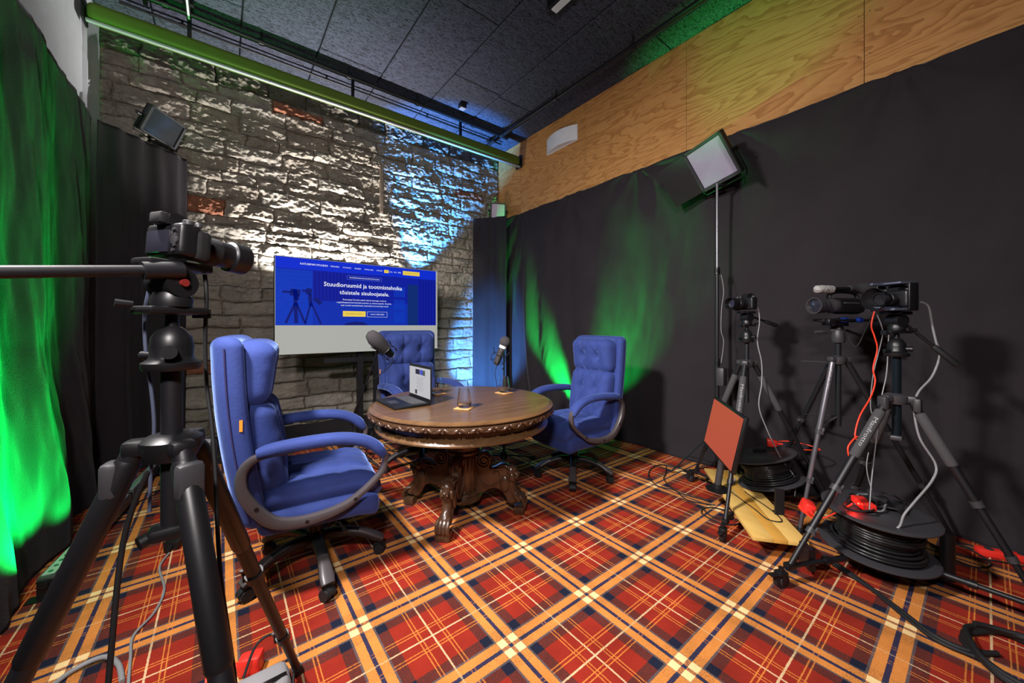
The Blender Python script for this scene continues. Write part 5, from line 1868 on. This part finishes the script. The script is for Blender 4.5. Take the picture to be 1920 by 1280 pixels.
for a in (-8, 112, 232):
    d = V((math.cos(R(a)), math.sin(R(a)), 0))
    mb = MB(); mb.cyl(V((0, 0, .09)) + d * .02, d * .33 + V((0, 0, .014)), .008, n=10); lg = mb.build('leg', M_blackm, t)
    mb = MB(); mb.cyl(d * .30 + V((0, 0, .018)), d * .345 + V((0, 0, .014)), .013, n=10); mb.build('rubber_foot', M_blackr, lg)


# ------------------------------------------------------------------ cables
def cable(label, pts, r, m=M_blackr, k=8, group='loose cables', n=6, name='cable'):
    P_ = cat(pts, k)
    o = MB().tube(P_, r, n).build(name, m, None, angle=80)
    return tag(o, label, 'cable', group)


def fz(pts, z):
    return [(x, y, z) for x, y in pts]


cable('thick black cable sweeping from the front reel to the coil at bottom right', fz([(2.657, .558), (2.60, .47), (2.52, .36), (2.415, .234), (2.33, .13), (2.33, .04), (2.40, -.03)], .012), .010, n=8)
cable('thick black cable running beside the sweeping one from the front reel', fz([(2.63, .56), (2.57, .46), (2.50, .345), (2.39, .23), (2.305, .12), (2.31, .02)], .011), .008, n=8)
coil = []
for i in range(64):
    a = 2 * PI * i / 20
    coil.append((2.40 + (.17 + .012 * math.sin(i * .9)) * math.cos(a), -.10 + (.15 + .01 * math.cos(i * 1.3)) * math.sin(a), .012 + .010 * (i / 20) + .004 * math.sin(i)))
cable('coil of thick black cable on the carpet at the bottom right corner', coil, .010, k=3, n=8)
cable('pale grey cable arching on the carpet at the bottom left corner', [(-.50, 2.03, .008), (-.44, 2.10, .012), (-.36, 2.10, .02), (-.31, 2.03, .014), (-.285, 1.93, .008)], .009, M_greycable, n=8)
cable('grey adapter cable winding over the carpet at the lower left', fz([(-.236, 2.86), (-.262, 2.72), (-.222, 2.48), (-.24, 2.31), (-.29, 2.19), (-.28, 2.05), (-.265, 1.9)], .007), .0055, M_greycable)
cable('straight black cable hanging from the foreground tripod collar', [(-.12, 1.06, 1.0), (-.16, 1.09, .85), (-.18, 1.07, .55), (-.20, 1.06, .3), (-.22, 1.05, .01)], .005)
cable('black cable hanging from the foreground camera before the stone wall', [V((-0.031, 1.117, 1.418)), V((-0.028, 1.114, 1.362)), V((-0.031, 1.129, 1.262)), V((-0.028, 1.126, 1.162)), V((-0.018, 1.106, 1.065)), V((-0.011, 1.076, 0.949)), V((-0.007, 1.047, 0.840)), V((-0.000, 1.016, 0.736)), V((0.019, 0.975, 0.582)), V((0.025, 0.946, 0.513))], .0042)
cable('blue-grey cable looping down the left of the foreground tripod head', [V((-0.116, 1.107, 1.421)), V((-0.123, 1.112, 1.381)), V((-0.131, 1.119, 1.323)), V((-0.129, 1.117, 1.242)), V((-0.120, 1.110, 1.162)), V((-0.115, 1.106, 1.081)), V((-0.120, 1.110, 1.001)), V((-0.123, 1.112, 0.897))], .0035, mat('blue_grey_cable', (0.06, 0.07, 0.11), 0.4))
cable('bright red cable hanging between the camcorder and the rightmost camera', [V((2.982, 0.396, 1.387)), V((2.967, 0.408, 1.300)), V((2.982, 0.396, 1.232)), V((2.994, 0.387, 1.161)), V((2.947, 0.398, 1.055)), V((2.942, 0.389, 0.980)), V((2.893, 0.402, 0.892)), V((2.819, 0.435, 0.791)), V((2.771, 0.447, 0.692)), V((2.776, 0.431, 0.657)), V((2.753, 0.436, 0.689)), V((2.700, 0.464, 0.634)), V((2.696, 0.455, 0.568))], .0042, M_redwire)
cable('grey cable falling from the rightmost camera in a long loop to the reel', [V((2.867, 0.207, 1.422)), V((2.897, 0.183, 1.397)), V((2.913, 0.171, 1.300)), V((2.928, 0.159, 1.217)), V((2.943, 0.147, 1.147)), V((2.898, 0.170, 1.038)), V((2.812, 0.212, 0.958)), V((2.765, 0.223, 0.881)), V((2.757, 0.204, 0.738)), V((2.789, 0.153, 0.612)), V((2.747, 0.161, 0.541)), V((2.649, 0.212, 0.445)), V((2.608, 0.244, 0.381)), V((2.588, 0.260, 0.321)), V((2.565, 0.303, 0.289))], .0055, M_greycable)
cable('grey cable hanging from the small camera beside the light stand', [V((2.960, 1.011, 1.458)), V((2.986, 0.990, 1.413)), V((2.992, 0.985, 1.319)), V((2.980, 0.994, 1.187)), V((2.981, 0.968, 1.038)), V((2.958, 0.961, 0.892)), V((2.921, 0.965, 0.747)), V((2.947, 0.932, 0.603)), V((3.031, 0.866, 0.383)), V((3.103, 0.809, 0.254)), V((3.067, 0.800, 0.140))], .004, M_greycable)
cable('thin grey cable drooping below the camcorder plate', [V((3.063, 0.396, 1.363)), V((3.088, 0.376, 1.268)), V((3.076, 0.386, 1.173)), V((3.046, 0.410, 1.015)), V((3.031, 0.421, 0.825)), V((3.051, 0.406, 0.699)), V((2.986, 0.431, 0.484)), V((2.970, 0.406, 0.341))], .003, M_greycable)
cable('thin pale cable hanging straight below the rightmost tripod column', [V((2.837, 0.319, 1.358)), V((2.833, 0.323, 1.214)), V((2.795, 0.326, 1.044)), V((2.747, 0.339, 0.919)), V((2.718, 0.349, 0.767)), V((2.677, 0.356, 0.634)), V((2.622, 0.360, 0.507)), V((2.572, 0.361, 0.372))], .003, M_greycable)
cable('black cable loop drooping under the camcorder', [V((3.059, 0.526, 1.234)), V((3.059, 0.501, 1.175)), V((3.057, 0.477, 1.186)), V((3.074, 0.451, 1.268)), V((3.086, 0.429, 1.332))], .003)
cable('thin cable along the light stand pole', [V((3.288, 1.363, 1.724)), V((3.305, 1.350, 1.590)), V((3.291, 1.361, 1.434)), V((3.288, 1.363, 1.255)), V((3.305, 1.350, 1.166)), V((3.288, 1.363, 0.988))], .003, M_greycable)
cable('black cable from the boom microphone curving back to the stand', [V((1.077, 2.941, 1.051)), V((1.081, 2.964, 0.989)), V((1.033, 3.064, 0.905)), V((0.962, 3.183, 0.818)), V((0.908, 3.328, 0.751))], .0035)
cable('thin black cable under the round-foam microphone', [V((1.999, 2.778, 0.936)), V((1.984, 2.790, 0.857)), V((2.007, 2.797, 0.765)), V((2.039, 2.798, 0.553)), V((2.090, 2.784, 0.349))], .003)
fl_c = [('thin black cable loop on the carpet beside the light stand foot', [(2.98, 1.84), (2.84, 1.74), (2.77, 1.62), (2.80, 1.50), (2.72, 1.36), (2.80, 1.20)]),
        ('thin black cable curling in front of the light stand', [(3.20, 1.80), (3.05, 1.72), (2.92, 1.66), (2.79, 1.47), (2.83, 1.26)]),
        ('thin grey-black cable running to the light stand base', [(2.87, 1.78), (3.05, 1.86), (3.22, 1.85), (3.26, 1.7), (3.28, 1.5)]),
        ('black cable knot under the edge of the wooden board', [(2.70, 1.25), (2.62, 1.15), (2.68, 1.05), (2.78, 1.10), (2.72, 1.22), (2.60, 1.20), (2.58, 1.05), (2.68, .98)]),
        ('black cable loop on the carpet near the right curtain', [(3.42, .26), (3.30, .20), (3.20, .12), (3.18, .03), (3.28, -.02), (3.38, .03), (3.44, .12), (3.48, .0), (3.50, -.2)]),
        ('black cable straggling along the foot of the right curtain', [(3.45, .5), (3.40, .36), (3.46, .2), (3.42, .06), (3.47, -.08), (3.45, -.25)]),
        ('second black cable straggling along the foot of the right curtain', [(3.25, .40), (3.33, .25), (3.27, .10), (3.36, -.05), (3.42, -.2)]),
        ('black cable loop on the carpet behind the table pedestal', [(1.76, 3.50), (1.66, 3.30), (1.70, 3.08), (1.90, 3.05), (2.09, 3.15), (2.20, 3.30), (2.10, 3.45)]),
        ('thin cable loop on the carpet around the straight microphone stand', [(2.02, 2.70), (2.20, 2.62), (2.40, 2.75), (2.45, 2.95), (2.30, 3.1), (2.12, 3.05), (2.06, 2.9)]),
        ('tangled black cable on the carpet left of the far chair', [(1.05, 3.95), (1.20, 3.85), (1.15, 3.70), (.98, 3.72), (1.05, 3.88), (1.25, 3.75), (1.20, 3.6)]),
        ('second tangled black cable on the carpet left of the far chair', [(1.35, 4.1), (1.28, 3.9), (1.42, 3.8), (1.5, 3.95), (1.4, 4.05), (1.18, 3.95), (1.1, 3.6)]),
        ('third tangled black cable on the carpet by the television stand', [(.85, 3.95), (1.0, 4.05), (1.2, 4.0), (1.45, 3.7), (1.6, 3.75)]),
        ('thin cable along the carpet beside the far green light bar', [(-.45, 3.95), (-.36, 4.05), (-.30, 4.2), (-.22, 4.3), (-.28, 4.4), (-.36, 4.3)]),
        ('thin cable over the carpet between the two left light bars', [(-.52, 3.80), (-.42, 3.9), (-.38, 4.0), (-.30, 3.95), (-.25, 4.1)]),
        ('black cable on the wooden board, bent in a long hairpin', None),
        ]
for k, (lb, pts) in enumerate(fl_c):
    if pts is None:
        cable(lb, [(2.84, 1.16, .148), (2.76, 1.06, .147), (2.64, .90, .147), (2.56, .80, .147), (2.60, .74, .147), (2.70, .82, .147), (2.82, .98, .147), (2.86, 1.03, .148)], .0032)
    else:
        cable(lb, fz(pts, .006 + .001 * (k % 3)), .0045)
for k_, lb in enumerate(('black cable loop lying across the front reel, left side', 'black cable loop lying across the front reel, right side', 'grey cable loop lying over the middle of the front reel')):
    lp = []
    for i in range(15):
        a = 2 * PI * i / 12 + k_
        lp.append((2.735 + (-.07, .08, .02)[k_] + (.10 + .02 * math.sin(3 * a + k_)) * math.cos(a), .36 + (.05, -.04, .02)[k_] + (.075 + .02 * math.cos(2 * a)) * math.sin(a), .338 + .006 * i / 4 + .01 * math.sin(a * 2 + k_) ** 2))
    cable(lb, lp, .005, M_greycable if k_ == 2 else M_blackr, k=4)
cable('red cable curled beside the front tripod clamp', [(2.60, .66, .27), (2.55, .60, .25), (2.52, .54, .27), (2.60, .48, .31), (2.66, .44, .345)], .004, M_redwire)
cable('short red cable looping on the tilted reel', [(3.22, 1.0, .42), (3.30, .92, .44), (3.36, .80, .43), (3.33, .72, .42), (3.24, .80, .42)], .004, M_redwire)
cable('red cable beside the plug at the bottom left', [(.05, 1.72, .03), (-.03, 1.74, .06), (-.04, 1.66, .02), (0.02, 1.58, .01)], .004, M_redwire)
cable('black cable arching over the grey pouch at the bottom left', [(.06, 1.62, .05), (.10, 1.66, .12), (.16, 1.66, .13), (.21, 1.60, .08), (.2, 1.52, .02)], .0045)
